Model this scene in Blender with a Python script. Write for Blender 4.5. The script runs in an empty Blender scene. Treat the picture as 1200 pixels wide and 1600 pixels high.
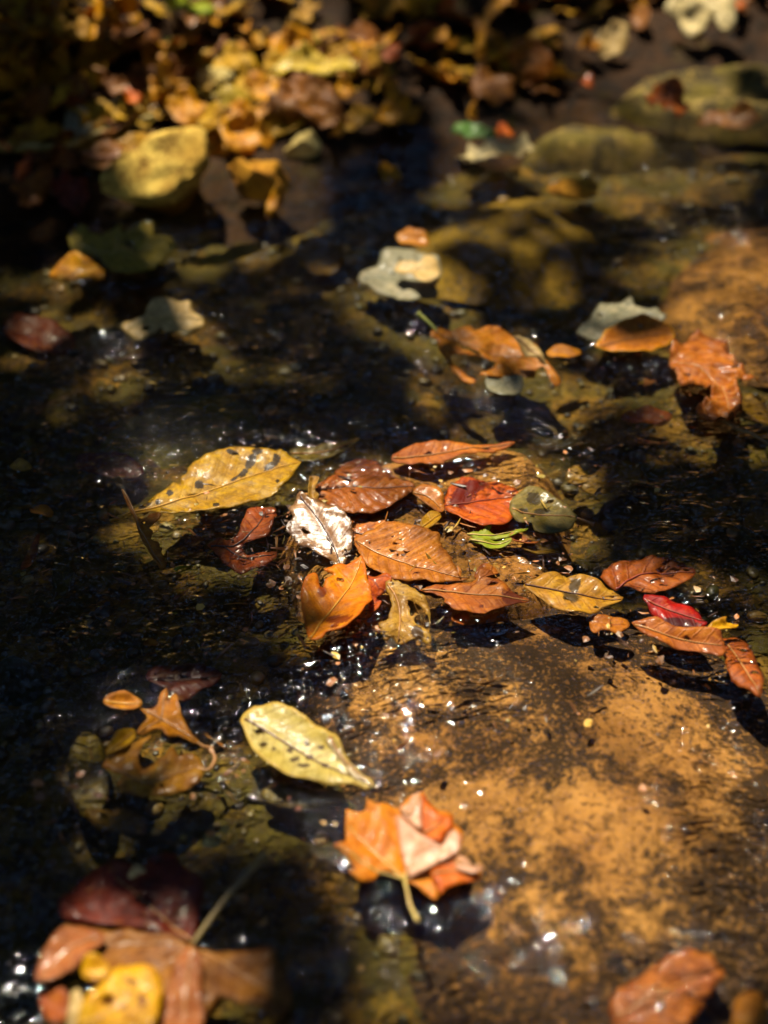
import bpy, math, random
import numpy as np
from mathutils import Vector, Matrix
from mathutils.geometry import delaunay_2d_cdt

random.seed(7)
RNG = np.random.default_rng(7)
SC = bpy.context.scene
COL = SC.collection

# ------------------------------------------------------------------ camera, sky, sun, exposure
CAM_H, PITCH, LENS = 0.62, 40.0, 50.0
cd = bpy.data.cameras.new('camera')
cam = bpy.data.objects.new('camera', cd); COL.objects.link(cam)
cam.location = (0, 0, CAM_H)
cam.rotation_euler = (math.radians(90 - PITCH), 0, 0)
cd.sensor_fit = 'VERTICAL'; cd.sensor_height = 36.0; cd.sensor_width = 27.0
cd.lens = LENS; cd.clip_start = 0.02; cd.clip_end = 500
cd.dof.use_dof = True
cd.dof.focus_distance = 0.925
cd.dof.aperture_fstop = 2.8
cd.dof.aperture_blades = 9
SC.camera = cam

SUN_EL, SUN_AZ = 62.0, -24.0            # azimuth from +Y (ahead of the camera), negative = left
SUN = Vector((math.sin(math.radians(SUN_AZ)) * math.cos(math.radians(SUN_EL)),
              math.cos(math.radians(SUN_AZ)) * math.cos(math.radians(SUN_EL)),
              math.sin(math.radians(SUN_EL))))
w = bpy.data.worlds.new('World'); SC.world = w; w.use_nodes = True
nt = w.node_tree; nt.nodes.clear()
sky = nt.nodes.new('ShaderNodeTexSky'); sky.sky_type = 'NISHITA'; sky.sun_disc = False
sky.sun_elevation = math.radians(SUN_EL); sky.sun_rotation = math.radians(SUN_AZ)
sky.air_density = 1.0; sky.dust_density = 0.0; sky.ozone_density = 7.0
bg = nt.nodes.new('ShaderNodeBackground'); bg.inputs[1].default_value = 0.15
wo = nt.nodes.new('ShaderNodeOutputWorld')
nt.links.new(sky.outputs[0], bg.inputs[0]); nt.links.new(bg.outputs[0], wo.inputs[0])

sl = bpy.data.lights.new('sun', 'SUN'); sl.energy = 5.0; sl.angle = math.radians(0.53)
sl.color = (1.0, 0.90, 0.72)
so = bpy.data.objects.new('sun', sl); COL.objects.link(so)
so.rotation_euler = SUN.to_track_quat('Z', 'Y').to_euler()

vs = SC.view_settings
vs.view_transform = 'Standard'; vs.look = 'None'; vs.exposure = 1.0; vs.gamma = 1.0
vs.use_curve_mapping = False
SC.cycles.max_bounces = 5; SC.cycles.diffuse_bounces = 2; SC.cycles.glossy_bounces = 2; SC.cycles.transmission_bounces = 2; SC.cycles.transparent_max_bounces = 8
SC.cycles.use_adaptive_sampling = True; SC.cycles.adaptive_threshold = 0.02
SC.cycles.use_denoising = True
SC.cycles.sample_clamp_indirect = 4.0

# ------------------------------------------------------------------ pixel rays (photograph 1200 x 1600) to points of the place
S = 36.0 / 1600.0
TH = math.radians(90 - PITCH); CT, ST = math.cos(TH), math.sin(TH)
CAMP = np.array([0, 0, CAM_H])
def ray(p):
    p = np.atleast_2d(np.asarray(p, float))
    cx = (p[:, 0] - 600) * S; cy = (800 - p[:, 1]) * S
    d = np.stack([cx, cy * CT + LENS * ST, cy * ST - LENS * CT], 1)
    return d / np.linalg.norm(d, axis=1)[:, None]
def at(p, z=0.0):
    d = ray(p); t = (z - CAM_H) / d[:, 2]
    return CAMP + d * t[:, None]
def on_plane(p, P, n):
    d = ray(p); t = ((P - CAMP) @ n) / (d @ n)
    return CAMP + d * t[:, None]

# ------------------------------------------------------------------ numeric noise
_perm = np.random.default_rng(3).random((256, 256))
def vnoise(x, y, seed=0):
    x = np.asarray(x, float) + seed * 17.31; y = np.asarray(y, float) + seed * 9.73
    xi = np.floor(x).astype(int); yi = np.floor(y).astype(int)
    fx = x - xi; fy = y - yi
    fx = fx * fx * fx * (fx * (6 * fx - 15) + 10); fy = fy * fy * fy * (fy * (6 * fy - 15) + 10)
    g = lambda a, b: _perm[a & 255, b & 255]
    return ((g(xi, yi) * (1 - fx) + g(xi + 1, yi) * fx) * (1 - fy) +
            (g(xi, yi + 1) * (1 - fx) + g(xi + 1, yi + 1) * fx) * fy) * 2 - 1
def fbm(x, y, oct=4, seed=0, gain=0.5):
    s = 0; a = 1; n = 0
    for k in range(oct):
        s = s + a * vnoise(np.asarray(x) * 2 ** k, np.asarray(y) * 2 ** k, seed + k * 5); n += a; a *= gain
    return s / n
def sstep(a, b, x):
    t = np.clip((x - a) / (b - a), 0, 1); return t * t * (3 - 2 * t)

# ------------------------------------------------------------------ mesh helpers
def lin(h):
    if isinstance(h, str):
        h = h.lstrip('#'); c = [int(h[i:i + 2], 16) / 255 for i in (0, 2, 4)]
        return tuple((v / 12.92 if v <= 0.04045 else ((v + 0.055) / 1.055) ** 2.4) for v in c) + (1,)
    return tuple(h[:3]) + (1,)
def mesh_obj(name, V, F, mat=None, parent=None, attrs=None, smooth=True, loc=None):
    me = bpy.data.meshes.new(name)
    V = np.asarray(V, float)
    me.from_pydata(V.tolist(), [], [list(map(int, f)) for f in F])
    if smooth: me.polygons.foreach_set('use_smooth', np.ones(len(me.polygons), bool))
    if attrs:
        for k, a in attrs.items():
            if a.ndim == 1:
                at_ = me.attributes.new(k, 'FLOAT', 'POINT'); at_.data.foreach_set('value', a.astype(np.float32))
            else:
                at_ = me.attributes.new(k, 'FLOAT_VECTOR', 'POINT'); at_.data.foreach_set('vector', a.astype(np.float32).ravel())
    me.update()
    o = bpy.data.objects.new(name, me); COL.objects.link(o)
    if mat: me.materials.append(mat)
    if parent: o.parent = parent
    if loc is not None: o.location = loc
    return o
def tag(o, label=None, cat=None, group=None, kind=None):
    if label: o['label'] = label
    if cat: o['category'] = cat
    if group: o['group'] = group
    if kind: o['kind'] = kind
    return o
def empty(name, loc):
    o = bpy.data.objects.new(name, None); o.empty_display_size = 0.02; COL.objects.link(o); o.location = loc
    return o
def grid(xs, ys, zf):
    X, Y = np.meshgrid(xs, ys); Z = zf(X, Y)
    V = np.stack([X.ravel(), Y.ravel(), Z.ravel()], 1)
    nx, ny = len(xs), len(ys)
    i = np.arange(nx * ny).reshape(ny, nx)
    F = np.stack([i[:-1, :-1].ravel(), i[:-1, 1:].ravel(), i[1:, 1:].ravel(), i[1:, :-1].ravel()], 1)
    return V, F
def fast_mesh(name, V, F, mat, attrs=None, smooth=True):
    me = bpy.data.meshes.new(name)
    n, k = F.shape
    me.vertices.add(len(V)); me.vertices.foreach_set('co', np.ascontiguousarray(V, np.float32).ravel())
    me.loops.add(n * k); me.loops.foreach_set('vertex_index', F.astype(np.int32).ravel())
    me.polygons.add(n); me.polygons.foreach_set('loop_start', np.arange(0, n * k, k, dtype=np.int32))
    me.polygons.foreach_set('use_smooth', np.full(n, smooth))
    if attrs:
        for kk, a in attrs.items():
            at_ = me.attributes.new(kk, 'FLOAT', 'POINT'); at_.data.foreach_set('value', a.astype(np.float32))
    me.update(calc_edges=True); me.validate()
    me.materials.append(mat)
    o = bpy.data.objects.new(name, me); COL.objects.link(o)
    return o
def tube(P, R, n=6):
    P = np.asarray(P, float); R = np.broadcast_to(np.asarray(R, float), (len(P),))
    T = np.gradient(P, axis=0); T /= np.linalg.norm(T, axis=1)[:, None] + 1e-9
    V = []; F = []
    for i in range(len(P)):
        up = np.array([0, 0, 1.0]) if abs(T[i][2]) < 0.9 else np.array([1.0, 0, 0])
        a = np.cross(T[i], up); a /= np.linalg.norm(a); b = np.cross(a, T[i])
        for k in range(n):
            t = 2 * math.pi * k / n
            V.append(P[i] + R[i] * (a * math.cos(t) + b * math.sin(t)))
    for i in range(len(P) - 1):
        for k in range(n):
            k2 = (k + 1) % n
            F.append((i * n + k, i * n + k2, (i + 1) * n + k2, (i + 1) * n + k))
    F.append(tuple(range(n))[::-1]); F.append(tuple((len(P) - 1) * n + k for k in range(n)))
    return np.array(V), F
def catmull(P, n, closed=False):
    P = np.asarray(P, float); m = len(P); out = []
    segs = m if closed else m - 1
    for i in range(segs):
        if closed: p0, p1, p2, p3 = P[(i - 1) % m], P[i], P[(i + 1) % m], P[(i + 2) % m]
        else: p0, p1, p2, p3 = P[max(i - 1, 0)], P[i], P[i + 1], P[min(i + 2, m - 1)]
        for k in range(n):
            t = k / n
            out.append(0.5 * (2 * p1 + (p2 - p0) * t + (2 * p0 - 5 * p1 + 4 * p2 - p3) * t * t + (3 * p1 - p0 - 3 * p2 + p3) * t ** 3))
    if not closed: out.append(P[-1])
    return np.array(out)
def resample(P, step, closed=True):
    P = np.asarray(P, float)
    Q = np.vstack([P, P[:1]]) if closed else P
    L = np.r_[0, np.cumsum(np.linalg.norm(np.diff(Q, axis=0), axis=1))]
    n = max(3, int(round(L[-1] / step)))
    t = np.linspace(0, L[-1], n + 1)
    R = np.stack([np.interp(t, L, Q[:, k]) for k in range(Q.shape[1])], 1)
    return R[:-1] if closed else R
def inside(pts, poly):
    x, y = pts[:, 0], pts[:, 1]; r = np.zeros(len(pts), bool); n = len(poly)
    for i in range(n):
        x1, y1 = poly[i]; x2, y2 = poly[(i + 1) % n]
        if y1 == y2: continue
        c = ((y1 > y) != (y2 > y)) & (x < (x2 - x1) * (y - y1) / (y2 - y1) + x1)
        r ^= c
    return r
def dist_poly(pts, poly, closed=True):
    """distance, parameter along (length) and sign side to a polyline"""
    A = poly if closed else poly[:-1]
    B = np.roll(poly, -1, 0) if closed else poly[1:]
    d = B - A; L = np.linalg.norm(d, axis=1) + 1e-12; c = np.r_[0, np.cumsum(L)]
    best = np.full(len(pts), 1e9); par = np.zeros(len(pts)); side = np.zeros(len(pts))
    for i in range(len(A)):
        r = pts - A[i]; t = np.clip((r @ d[i]) / L[i] ** 2, 0, 1)
        q = r - t[:, None] * d[i]; dd = np.hypot(q[:, 0], q[:, 1])
        m = dd < best
        best[m] = dd[m]; par[m] = (c[i] + t * L[i])[m]; side[m] = np.sign(d[i][0] * r[:, 1] - d[i][1] * r[:, 0])[m]
    return best, par, side
def triangulate(outline, holes, step, seed=0, min_edge=0.55):
    rng = np.random.default_rng(seed)
    lo, hi = outline.min(0), outline.max(0)
    xs = np.arange(lo[0], hi[0], step); ys = np.arange(lo[1], hi[1], step * 0.866)
    P = np.array([(x + (0.5 * step if j % 2 else 0), y) for j, y in enumerate(ys) for x in xs])
    if len(P) == 0: P = np.zeros((0, 2))
    P = P + rng.uniform(-.15, .15, P.shape) * step
    if len(P): P = P[inside(P, outline)]
    loops = [outline] + holes
    for l in loops:
        if len(P): P = P[dist_poly(P, l)[0] > min_edge * step]
    verts = []; edges = []
    for l in loops:
        b = len(verts); verts += [Vector(v) for v in l]
        edges += [(b + i, b + (i + 1) % len(l)) for i in range(len(l))]
    verts += [Vector(v) for v in P]
    r = delaunay_2d_cdt(verts, edges, [], 0, 1e-7)
    V = np.array([tuple(v) for v in r[0]]); F = np.array([f for f in r[2] if len(f) == 3])
    C = V[F].mean(1); k = inside(C, outline)
    for h in holes: k &= ~inside(C, h)
    F = F[k]
    A = V[F]; ar = (A[:, 1, 0] - A[:, 0, 0]) * (A[:, 2, 1] - A[:, 0, 1]) - (A[:, 2, 0] - A[:, 0, 0]) * (A[:, 1, 1] - A[:, 0, 1])
    F[ar < 0] = F[ar < 0][:, ::-1]
    used = np.unique(F); m = -np.ones(len(V), int); m[used] = np.arange(len(used))
    return V[used], m[F]

# ------------------------------------------------------------------ material helpers
class NT:
    def __init__(self, name):
        self.m = bpy.data.materials.new(name); self.m.use_nodes = True
        self.t = self.m.node_tree; self.t.nodes.clear(); self.out = self.n('OutputMaterial')
    def n(self, typ, **kw):
        nd = self.t.nodes.new('ShaderNode' + typ)
        for k, v in kw.items():
            if k in ('operation', 'blend_type', 'data_type', 'attribute_name', 'noise_dimensions', 'feature', 'clamp', 'use_clamp', 'invert', 'distance', 'interpolation_type'):
                setattr(nd, k, v)
        return nd
    def l(self, a, b): self.t.links.new(a, b)
    def inp(self, nd, k, v):
        s = nd.inputs[k]
        if hasattr(v, 'is_output'): self.l(v, s)
        else: s.default_value = v
    def math(self, op, a, b=0.0, c=0.0):
        nd = self.n('Math', operation=op)
        for i, v in enumerate((a, b, c)): self.inp(nd, i, v)
        return nd.outputs[0]
    def mix(self, f, a, b, blend='MIX'):
        nd = self.n('Mix', data_type='RGBA', blend_type=blend)
        self.inp(nd, 0, f); self.inp(nd, 6, a); self.inp(nd, 7, b)
        return nd.outputs[2]
    def noise(self, vec, scale, detail=3, rough=0.55, dist=0.0):
        nd = self.n('TexNoise'); self.l(vec, nd.inputs['Vector'])
        nd.inputs['Scale'].default_value = scale; nd.inputs['Detail'].default_value = detail
        nd.inputs['Roughness'].default_value = rough; nd.inputs['Distortion'].default_value = dist
        return nd.outputs[0]
    def ramp(self, x, a, b, smooth=True):
        nd = self.n('MapRange', interpolation_type='SMOOTHSTEP' if smooth else 'LINEAR')
        self.inp(nd, 0, x); self.inp(nd, 1, a); self.inp(nd, 2, b)
        return nd.outputs[0]
    def attr(self, name): return self.n('Attribute', attribute_name=name)
    def shift(self, vec, s):
        nd = self.n('VectorMath', operation='ADD'); self.l(vec, nd.inputs[0]); nd.inputs[1].default_value = (s * 3.1, s * 7.7, s * 1.3)
        return nd.outputs[0]

_lm = {}
def leaf_mat(c1, c2, stain_and_shade='#1a0c05', vein=None, spots=0.0, rough=0.5, coat=0.3, trans=0.28, seed=1, edge=None, bump=0.35, fine=0.6, crough=0.13, spec=0.18):
    key = (c1, c2, stain_and_shade, vein, spots, rough, coat, trans, seed, edge, bump, crough, spec)
    if key in _lm: return _lm[key]
    N = NT('leaf_surface')
    warm = lambda h: tuple(lin(h)[i] * k for i, k in enumerate((1.12, 1.08, .75 if lin(h)[2] < .2 * lin(h)[0] else .95))) + (1,)
    w1, w2 = warm(c1), warm(c2)
    uv = N.shift(N.attr('lp').outputs['Vector'], seed)
    n1 = N.ramp(N.noise(uv, 0.55, 4, 0.6, 0.6), 0.36, 0.64)
    col = N.mix(n1, w1, w2)
    n2 = N.noise(uv, 5.0, 5, 0.65)
    col = N.mix(N.math('MULTIPLY', N.ramp(n2, 0.35, 0.7), fine), col, N.mix(0.6, col, lin(stain_and_shade)))
    n3 = N.noise(N.shift(uv, 2), 1.3, 4, 0.7, 0.8)
    col = N.mix(N.math('MULTIPLY', N.ramp(n3, 0.48, 0.62), 0.72), col, N.mix(0.55, w2, lin(stain_and_shade)))
    col = N.mix(N.math('MULTIPLY', N.ramp(n3, 0.46, 0.30), 0.35), col, N.mix(0.3, w1, (.85, .50, .08, 1)))
    # veins
    ph = N.attr('phase').outputs['Fac']
    wob = N.math('MULTIPLY', N.math('SUBTRACT', N.noise(uv, 1.5, 2), 0.5), 0.35)
    fr = N.math('ABSOLUTE', N.math('SUBTRACT', N.math('FRACT', N.math('ADD', ph, wob)), 0.5))
    vline = N.math('SUBTRACT', 1.0, N.ramp(fr, 0.02, 0.11))
    md = N.attr('mid').outputs['Fac']
    mline = N.math('SUBTRACT', 1.0, N.ramp(md, 0.02, 0.10))
    vm = N.math('MAXIMUM', N.math('MULTIPLY', vline, 0.55), mline)
    col = N.mix(N.math('MULTIPLY', vm, 0.75), col, lin(vein) if vein else N.mix(0.5, col, lin(stain_and_shade)))
    if True:
        em = N.math('SUBTRACT', 1.0, N.ramp(N.math('ADD', N.attr('edge').outputs['Fac'], N.math('MULTIPLY', N.math('SUBTRACT', n2, 0.5), 0.5)), 0.0, 0.28))
        col = N.mix(N.math('MULTIPLY', em, 0.75 if edge else 0.5), col, lin(edge) if edge else N.mix(.6, col, lin(stain_and_shade)))
    if spots > 0:
        s1 = N.ramp(N.noise(uv, 2.2, 3, 0.7), 0.74 - 0.22 * spots, 0.78 - 0.22 * spots)
        s2 = N.ramp(N.noise(N.shift(uv, 4), 5.5, 2, 0.6), 0.72 - 0.14 * spots, 0.75 - 0.14 * spots)
        col = N.mix(N.math('MULTIPLY', N.math('MAXIMUM', s1, s2), 0.9), col, lin(stain_and_shade))
    st = N.ramp(N.math('ADD', N.attr('stain_and_shade').outputs['Fac'], N.math('MULTIPLY', N.math('SUBTRACT', n2, 0.5), 0.7)), 0.42, 0.6)  # mask holds real stains and the shade painted on some leaves
    col = N.mix(N.math('MULTIPLY', st, 0.93), col, lin(stain_and_shade))
    hgt = N.math('ADD', N.math('MULTIPLY', n2, 0.6), N.math('MULTIPLY', vline, 0.5))
    hgt = N.math('ADD', hgt, N.math('MULTIPLY', N.noise(uv, 16.0, 3, 0.6), 0.25))
    bp = N.n('Bump'); bp.inputs['Strength'].default_value = bump; bp.inputs['Distance'].default_value = 0.0008
    N.l(hgt, bp.inputs['Height'])
    pr = N.n('BsdfPrincipled')
    N.l(col, pr.inputs['Base Color']); N.l(bp.outputs[0], pr.inputs['Normal'])
    rr = N.math('ADD', rough, N.math('MULTIPLY', N.math('SUBTRACT', n1, 0.5), 0.15)); N.l(rr, pr.inputs['Roughness'])
    N.l(N.math('MULTIPLY', N.ramp(N.noise(N.shift(uv, 6), .7, 2), .38, .6), min(1.0, coat * .9)) if coat < .99 else N.math('ADD', 1.0, 0.0), pr.inputs['Coat Weight']); pr.inputs['Coat Roughness'].default_value = crough; pr.inputs['Coat IOR'].default_value = 1.35; pr.inputs['Specular IOR Level'].default_value = spec
    bp2 = N.n('Bump'); bp2.inputs['Strength'].default_value = 0.5; bp2.inputs['Distance'].default_value = 0.0006
    N.l(N.noise(uv, 3.0, 3, 0.6), bp2.inputs['Height']); N.l(bp2.outputs[0], pr.inputs['Coat Normal'])
    tr = N.n('BsdfTranslucent'); N.l(N.mix(0.25, col, (1.0, 0.6, 0.15, 1), 'MULTIPLY'), tr.inputs['Color'])
    mx = N.n('MixShader'); mx.inputs[0].default_value = trans
    N.l(pr.outputs[0], mx.inputs[1]); N.l(tr.outputs[0], mx.inputs[2]); N.l(mx.outputs[0], N.out.inputs[0])
    _lm[key] = N.m
    return N.m

_pm = {}
def plain_mat(c1, c2, rough=0.5, scale=60, coat=0.3, bump=0.4):
    key = (c1, c2, rough, scale, coat)
    if key in _pm: return _pm[key]
    N = NT('stem_surface'); tc = N.n('TexCoord')
    n = N.noise(tc.outputs['Object'], scale, 4, 0.6)
    pr = N.n('BsdfPrincipled'); N.l(N.mix(N.ramp(n, .35, .65), lin(c1), lin(c2)), pr.inputs['Base Color'])
    pr.inputs['Roughness'].default_value = rough; pr.inputs['Coat Weight'].default_value = coat; pr.inputs['Coat Roughness'].default_value = 0.15
    bp = N.n('Bump'); bp.inputs['Strength'].default_value = bump; bp.inputs['Distance'].default_value = 0.001
    N.l(n, bp.inputs['Height']); N.l(bp.outputs[0], pr.inputs['Normal']); N.l(pr.outputs[0], N.out.inputs[0])
    _pm[key] = N.m
    return N.m

def rock_mat(c1, c2, dark, amount=0.5, scale=38, moss=None, moss_amt=0.0, coat=0.0, attr=None, seed=0, speck=0.5, rough=0.8):
    """weathered stone: two body colours, a dark crust with sharp ragged edges, optional moss"""
    N = NT('rock_surface'); tc = N.n('TexCoord'); P = N.shift(tc.outputs['Object'], seed * 0.37)
    body = N.mix(N.ramp(N.noise(P, 14, 5, 0.6), .35, .65), lin(c1), lin(c2))
    body = N.mix(N.math('MULTIPLY', N.ramp(N.noise(P, 48, 4, .65, .5), .42, .68), .6), body, N.mix(.5, lin(c2), lin(dark)))
    body = N.mix(N.math('MULTIPLY', N.ramp(N.noise(P, 260, 3, 0.7), .35, .75), .45), body, N.mix(.7, body, lin(dark)))
    big = N.noise(P, scale, 6, 0.72, 0.5)
    med = N.noise(P, scale * 5.5, 5, 0.7, 0.3)
    f = N.math('ADD', N.math('MULTIPLY', big, 0.72), N.math('MULTIPLY', med, 0.28))
    thr = 0.5 + (0.5 - amount) * 0.28
    hf = N.noise(P, 300, 4, 0.72, 0.2)
    f = N.math('ADD', f, N.math('MULTIPLY', N.math('SUBTRACT', hf, 0.5), 0.27))
    if attr:
        f = N.math('SUBTRACT', f, N.math('MULTIPLY', N.math('SUBTRACT', N.attr(attr).outputs['Fac'], 0.5), 0.22))
    m = N.ramp(f, thr - 0.05, thr + 0.06)
    fine = N.ramp(N.noise(P, scale * 9, 3, 0.6), 0.60 - 0.06 * speck, 0.66 - 0.06 * speck)
    m = N.math('MAXIMUM', m, N.math('MULTIPLY', fine, 0.85 * speck))
    m = N.math('MULTIPLY', m, N.math('SUBTRACT', 1.0, N.math('MULTIPLY', N.ramp(N.noise(N.shift(P, 9), 330, 3, .65), 0.55, 0.63), 0.6)))
    dk = N.mix(N.ramp(N.noise(P, 90, 3), .4, .65), lin(dark), N.mix(.045, lin(dark), lin(c2)))
    col = N.mix(N.math('MULTIPLY', m, 0.95), body, dk)
    if moss:
        mm = N.math('MULTIPLY', N.ramp(N.noise(N.shift(P, 3), 22, 6, 0.7), 0.52 - 0.2 * moss_amt, 0.6 - 0.2 * moss_amt), 0.9)
        mc = N.mix(N.ramp(N.noise(P, 160, 4, .7), .35, .65), lin(moss), N.mix(.6, lin(moss), lin(dark)))
        col = N.mix(mm, col, mc)
    h = N.math('ADD', N.math('MULTIPLY', N.math('SUBTRACT', 1.0, m), 0.35), N.math('MULTIPLY', N.noise(P, 180, 6, 0.7), 0.9))
    bp = N.n('Bump'); bp.inputs['Strength'].default_value = 0.7; bp.inputs['Distance'].default_value = 0.003
    N.l(h, bp.inputs['Height'])
    pr = N.n('BsdfPrincipled'); N.l(col, pr.inputs['Base Color']); N.l(bp.outputs[0], pr.inputs['Normal'])
    pr.inputs['Roughness'].default_value = rough; pr.inputs['Specular IOR Level'].default_value = 0.15
    N.l(pr.outputs[0], N.out.inputs[0])
    return N.m

# ------------------------------------------------------------------ shape of the far bank
def wline(x):
    return np.interp(x, [-1.6, -.55, -.32, -.10, .0, .08, .2, .5, 1.6], [1.15, 1.21, 1.21, 1.25, 1.32, 1.36, 1.39, 1.45, 1.58])
def bank_z(x, y):
    d = y - wline(x) - 0.03 * fbm(x * 6, y * 6, 3, 8)
    z = np.where(d > 0, 0.16 * d + 0.25 * np.clip(d - 0.18, 0, 9) + 0.5 * np.clip(d - 0.42, 0, 9), 0.35 * d)
    return z + 0.014 * fbm(x * 11, y * 11, 4, 9) * sstep(-.1, .1, d) + 0.004 * fbm(x * 50, y * 50, 3, 10)
def on_bank(p):
    d = ray(p)[0]; Q = CAMP + d * np.arange(.6, 4, .004)[:, None]
    return Q[np.argmax(Q[:, 2] < np.maximum(bank_z(Q[:, 0], Q[:, 1]), 0.0))]

# ------------------------------------------------------------------ fields drawn in photograph pixels but used as places on the ground
def px_field(ells, z=0.0, k=1.0, rmin=0.0, sun=False):
    L = []
    for (cx, cy, rx, ry, a) in ells:
        c = at((cx, cy), z)[0]; ex = at((cx + rx, cy), z)[0]; e1 = at((cx, cy - ry), z)[0]; e2 = at((cx, cy + ry), z)[0]
        cc = np.array([c[0], (e1[1] + e2[1]) / 2])
        if sun and cy < 330:                              # on the bank: the sun patch as it falls on level ground
            q = on_bank((cx, cy)); cc = (q - np.array(SUN) * ((q[2] + .015) / SUN[2]))[:2]
        L.append((cc[0], cc[1], max(rmin, k * abs(ex[0] - c[0])), max(rmin, k * abs(e1[1] - e2[1]) / 2), a))
    def f(x, y, soft=0.5):
        r = np.zeros(np.shape(x))
        for (cx, cy, rx, ry, a) in L:
            d = np.sqrt(((x - cx) / rx) ** 2 + ((y - cy) / ry) ** 2)
            r = np.maximum(r, a * (1 - sstep(1 - soft, 1 + soft, d)))
        return r
    return f

# chosen sun patches; crown leaves in their sun path are left out
lit_px = px_field([
    (920, 1180, 370, 300, 1.0), (1130, 1250, 130, 220, 1.0), (1040, 1000, 190, 140, 1.0), (620, 1080, 170, 120, 1.0), (780, 1400, 270, 150, 1.0), (930, 1480, 230, 110, 1.0), (1050, 1540, 160, 90, 1.0),
    (650, 860, 260, 150, 1.0), (800, 740, 160, 70, 1.0), (340, 755, 205, 78, 1.0), (400, 850, 80, 60, .7),
    (235, 1150, 130, 120, .95), (480, 1170, 150, 95, 1.0), (630, 1330, 150, 120, 1.0), (180, 1550, 190, 120, 1.0), (200, 1400, 150, 60, .35), (380, 1550, 110, 90, .85),
    (1160, 430, 140, 140, 1.0), (1110, 590, 110, 90, 1.0), (780, 560, 150, 70, .88), (1000, 520, 90, 55, .9), (940, 760, 100, 60, .55),
    (270, 260, 170, 90, 1.0), (400, 280, 90, 80, .95), (370, 130, 260, 120, 1.0), (240, 40, 230, 60, .9), (110, 60, 170, 90, .8), (100, 200, 170, 90, .75),
    (1100, 20, 110, 70, 1.0), (830, 90, 110, 60, .8), (960, 65, 60, 50, .8), (950, 180, 290, 90, .95), (765, 235, 100, 50, .85), (620, 185, 90, 50, .6),
    (800, 350, 170, 90, .8), (625, 430, 100, 65, 1.0), (255, 495, 100, 55, 1.0), (190, 380, 140, 60, .9), (120, 420, 80, 45, .95), (670, 40, 100, 60, .6),
    (290, 640, 180, 70, .3), (1160, 180, 80, 60, .3), (100, 1330, 100, 70, .3), (720, 1540, 140, 80, .9), (560, 720, 160, 50, .95), (930, 690, 120, 50, .8), (1150, 900, 80, 60, .6)], k=.84, rmin=.036, sun=True)
def lit(x, y, soft=.35):
    n = fbm(x * 9, y * 9, 2, 77)
    return np.maximum(lit_px(x, y, soft), .42 * sstep(.24, .40, n))
chop = px_field([
    (200, 860, 380, 260, .62), (560, 590, 420, 90, .35), (1120, 760, 220, 260, .6), (280, 1280, 360, 280, .55), (560, 1500, 330, 140, .6),
        (190, 900, 260, 190, .95), (470, 850, 90, 100, 1.0), (640, 1020, 90, 70, .75), (750, 1060, 70, 50, .8), (820, 730, 110, 45, .9), (930, 670, 80, 40, .8),
    (150, 620, 170, 90, .6), (440, 560, 110, 120, .6), (1120, 920, 110, 130, .6), (920, 860, 90, 50, .7), (1100, 330, 120, 90, .5), (1170, 480, 60, 60, .6),
    (120, 1330, 170, 130, .35), (560, 1430, 130, 110, .5), (740, 1540, 140, 90, .55), (1060, 1560, 110, 70, .8), (1160, 1330, 110, 200, .7), (1000, 1500, 160, 90, .5), (1120, 600, 90, 90, .6)])

# ------------------------------------------------------------------ the setting: ground, stream bed, far bank, water
def bed_z(x, y):
    return -0.030 + 0.012 * fbm(x * 7, y * 7, 4, 1) + 0.004 * fbm(x * 34, y * 34, 3, 2) + 0.0016 * fbm(x * 120, y * 120, 2, 4)
def waves(x, y):
    u = x * 0.9 + y * 0.43; v = -x * 0.43 + y * 0.9
    c = 0.60 + 1.25 * chop(x, y)
    z = 0.0016 * fbm(u * 13, v * 19, 2, 21) + c * 0.0014 * vnoise(u * 34, v * 58, 22) + c * 0.00066 * vnoise(u * 78, v * 125, 23)
    return z
def axis(parts):
    out = []
    for a, b, s in parts: out.append(np.arange(a, b, s))
    return np.concatenate(out + [np.array([parts[-1][1]])])

N = NT('forest_soil'); tc = N.n('TexCoord')
a_ = N.noise(tc.outputs['Object'], 9, 6, .65); b_ = N.noise(tc.outputs['Object'], 70, 5, .7)
cl = N.mix(N.ramp(a_, .35, .65), lin('#2a1804'), lin('#3a2206')); cl = N.mix(N.ramp(b_, .45, .62), cl, lin('#140b02'))
cl = N.mix(N.math('MULTIPLY', N.ramp(N.noise(tc.outputs['Object'], 26, 5, .7), .56, .66), .6), cl, lin('#3c3408'))
bp = N.n('Bump'); bp.inputs['Strength'].default_value = 1.0; bp.inputs['Distance'].default_value = 0.006; N.l(N.math('ADD', a_, b_), bp.inputs['Height'])
pr = N.n('BsdfPrincipled'); N.l(cl, pr.inputs['Base Color']); N.l(bp.outputs[0], pr.inputs['Normal']); pr.inputs['Roughness'].default_value = .8; pr.inputs['Specular IOR Level'].default_value = .15
N.l(pr.outputs[0], N.out.inputs[0]); M_SOIL = N.m

M_BED = rock_mat('#86601e', '#6e5c1c', '#2c2110', amount=0.52, scale=44, moss='#4c4414', moss_amt=0.2, seed=5, speck=.6)

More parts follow.
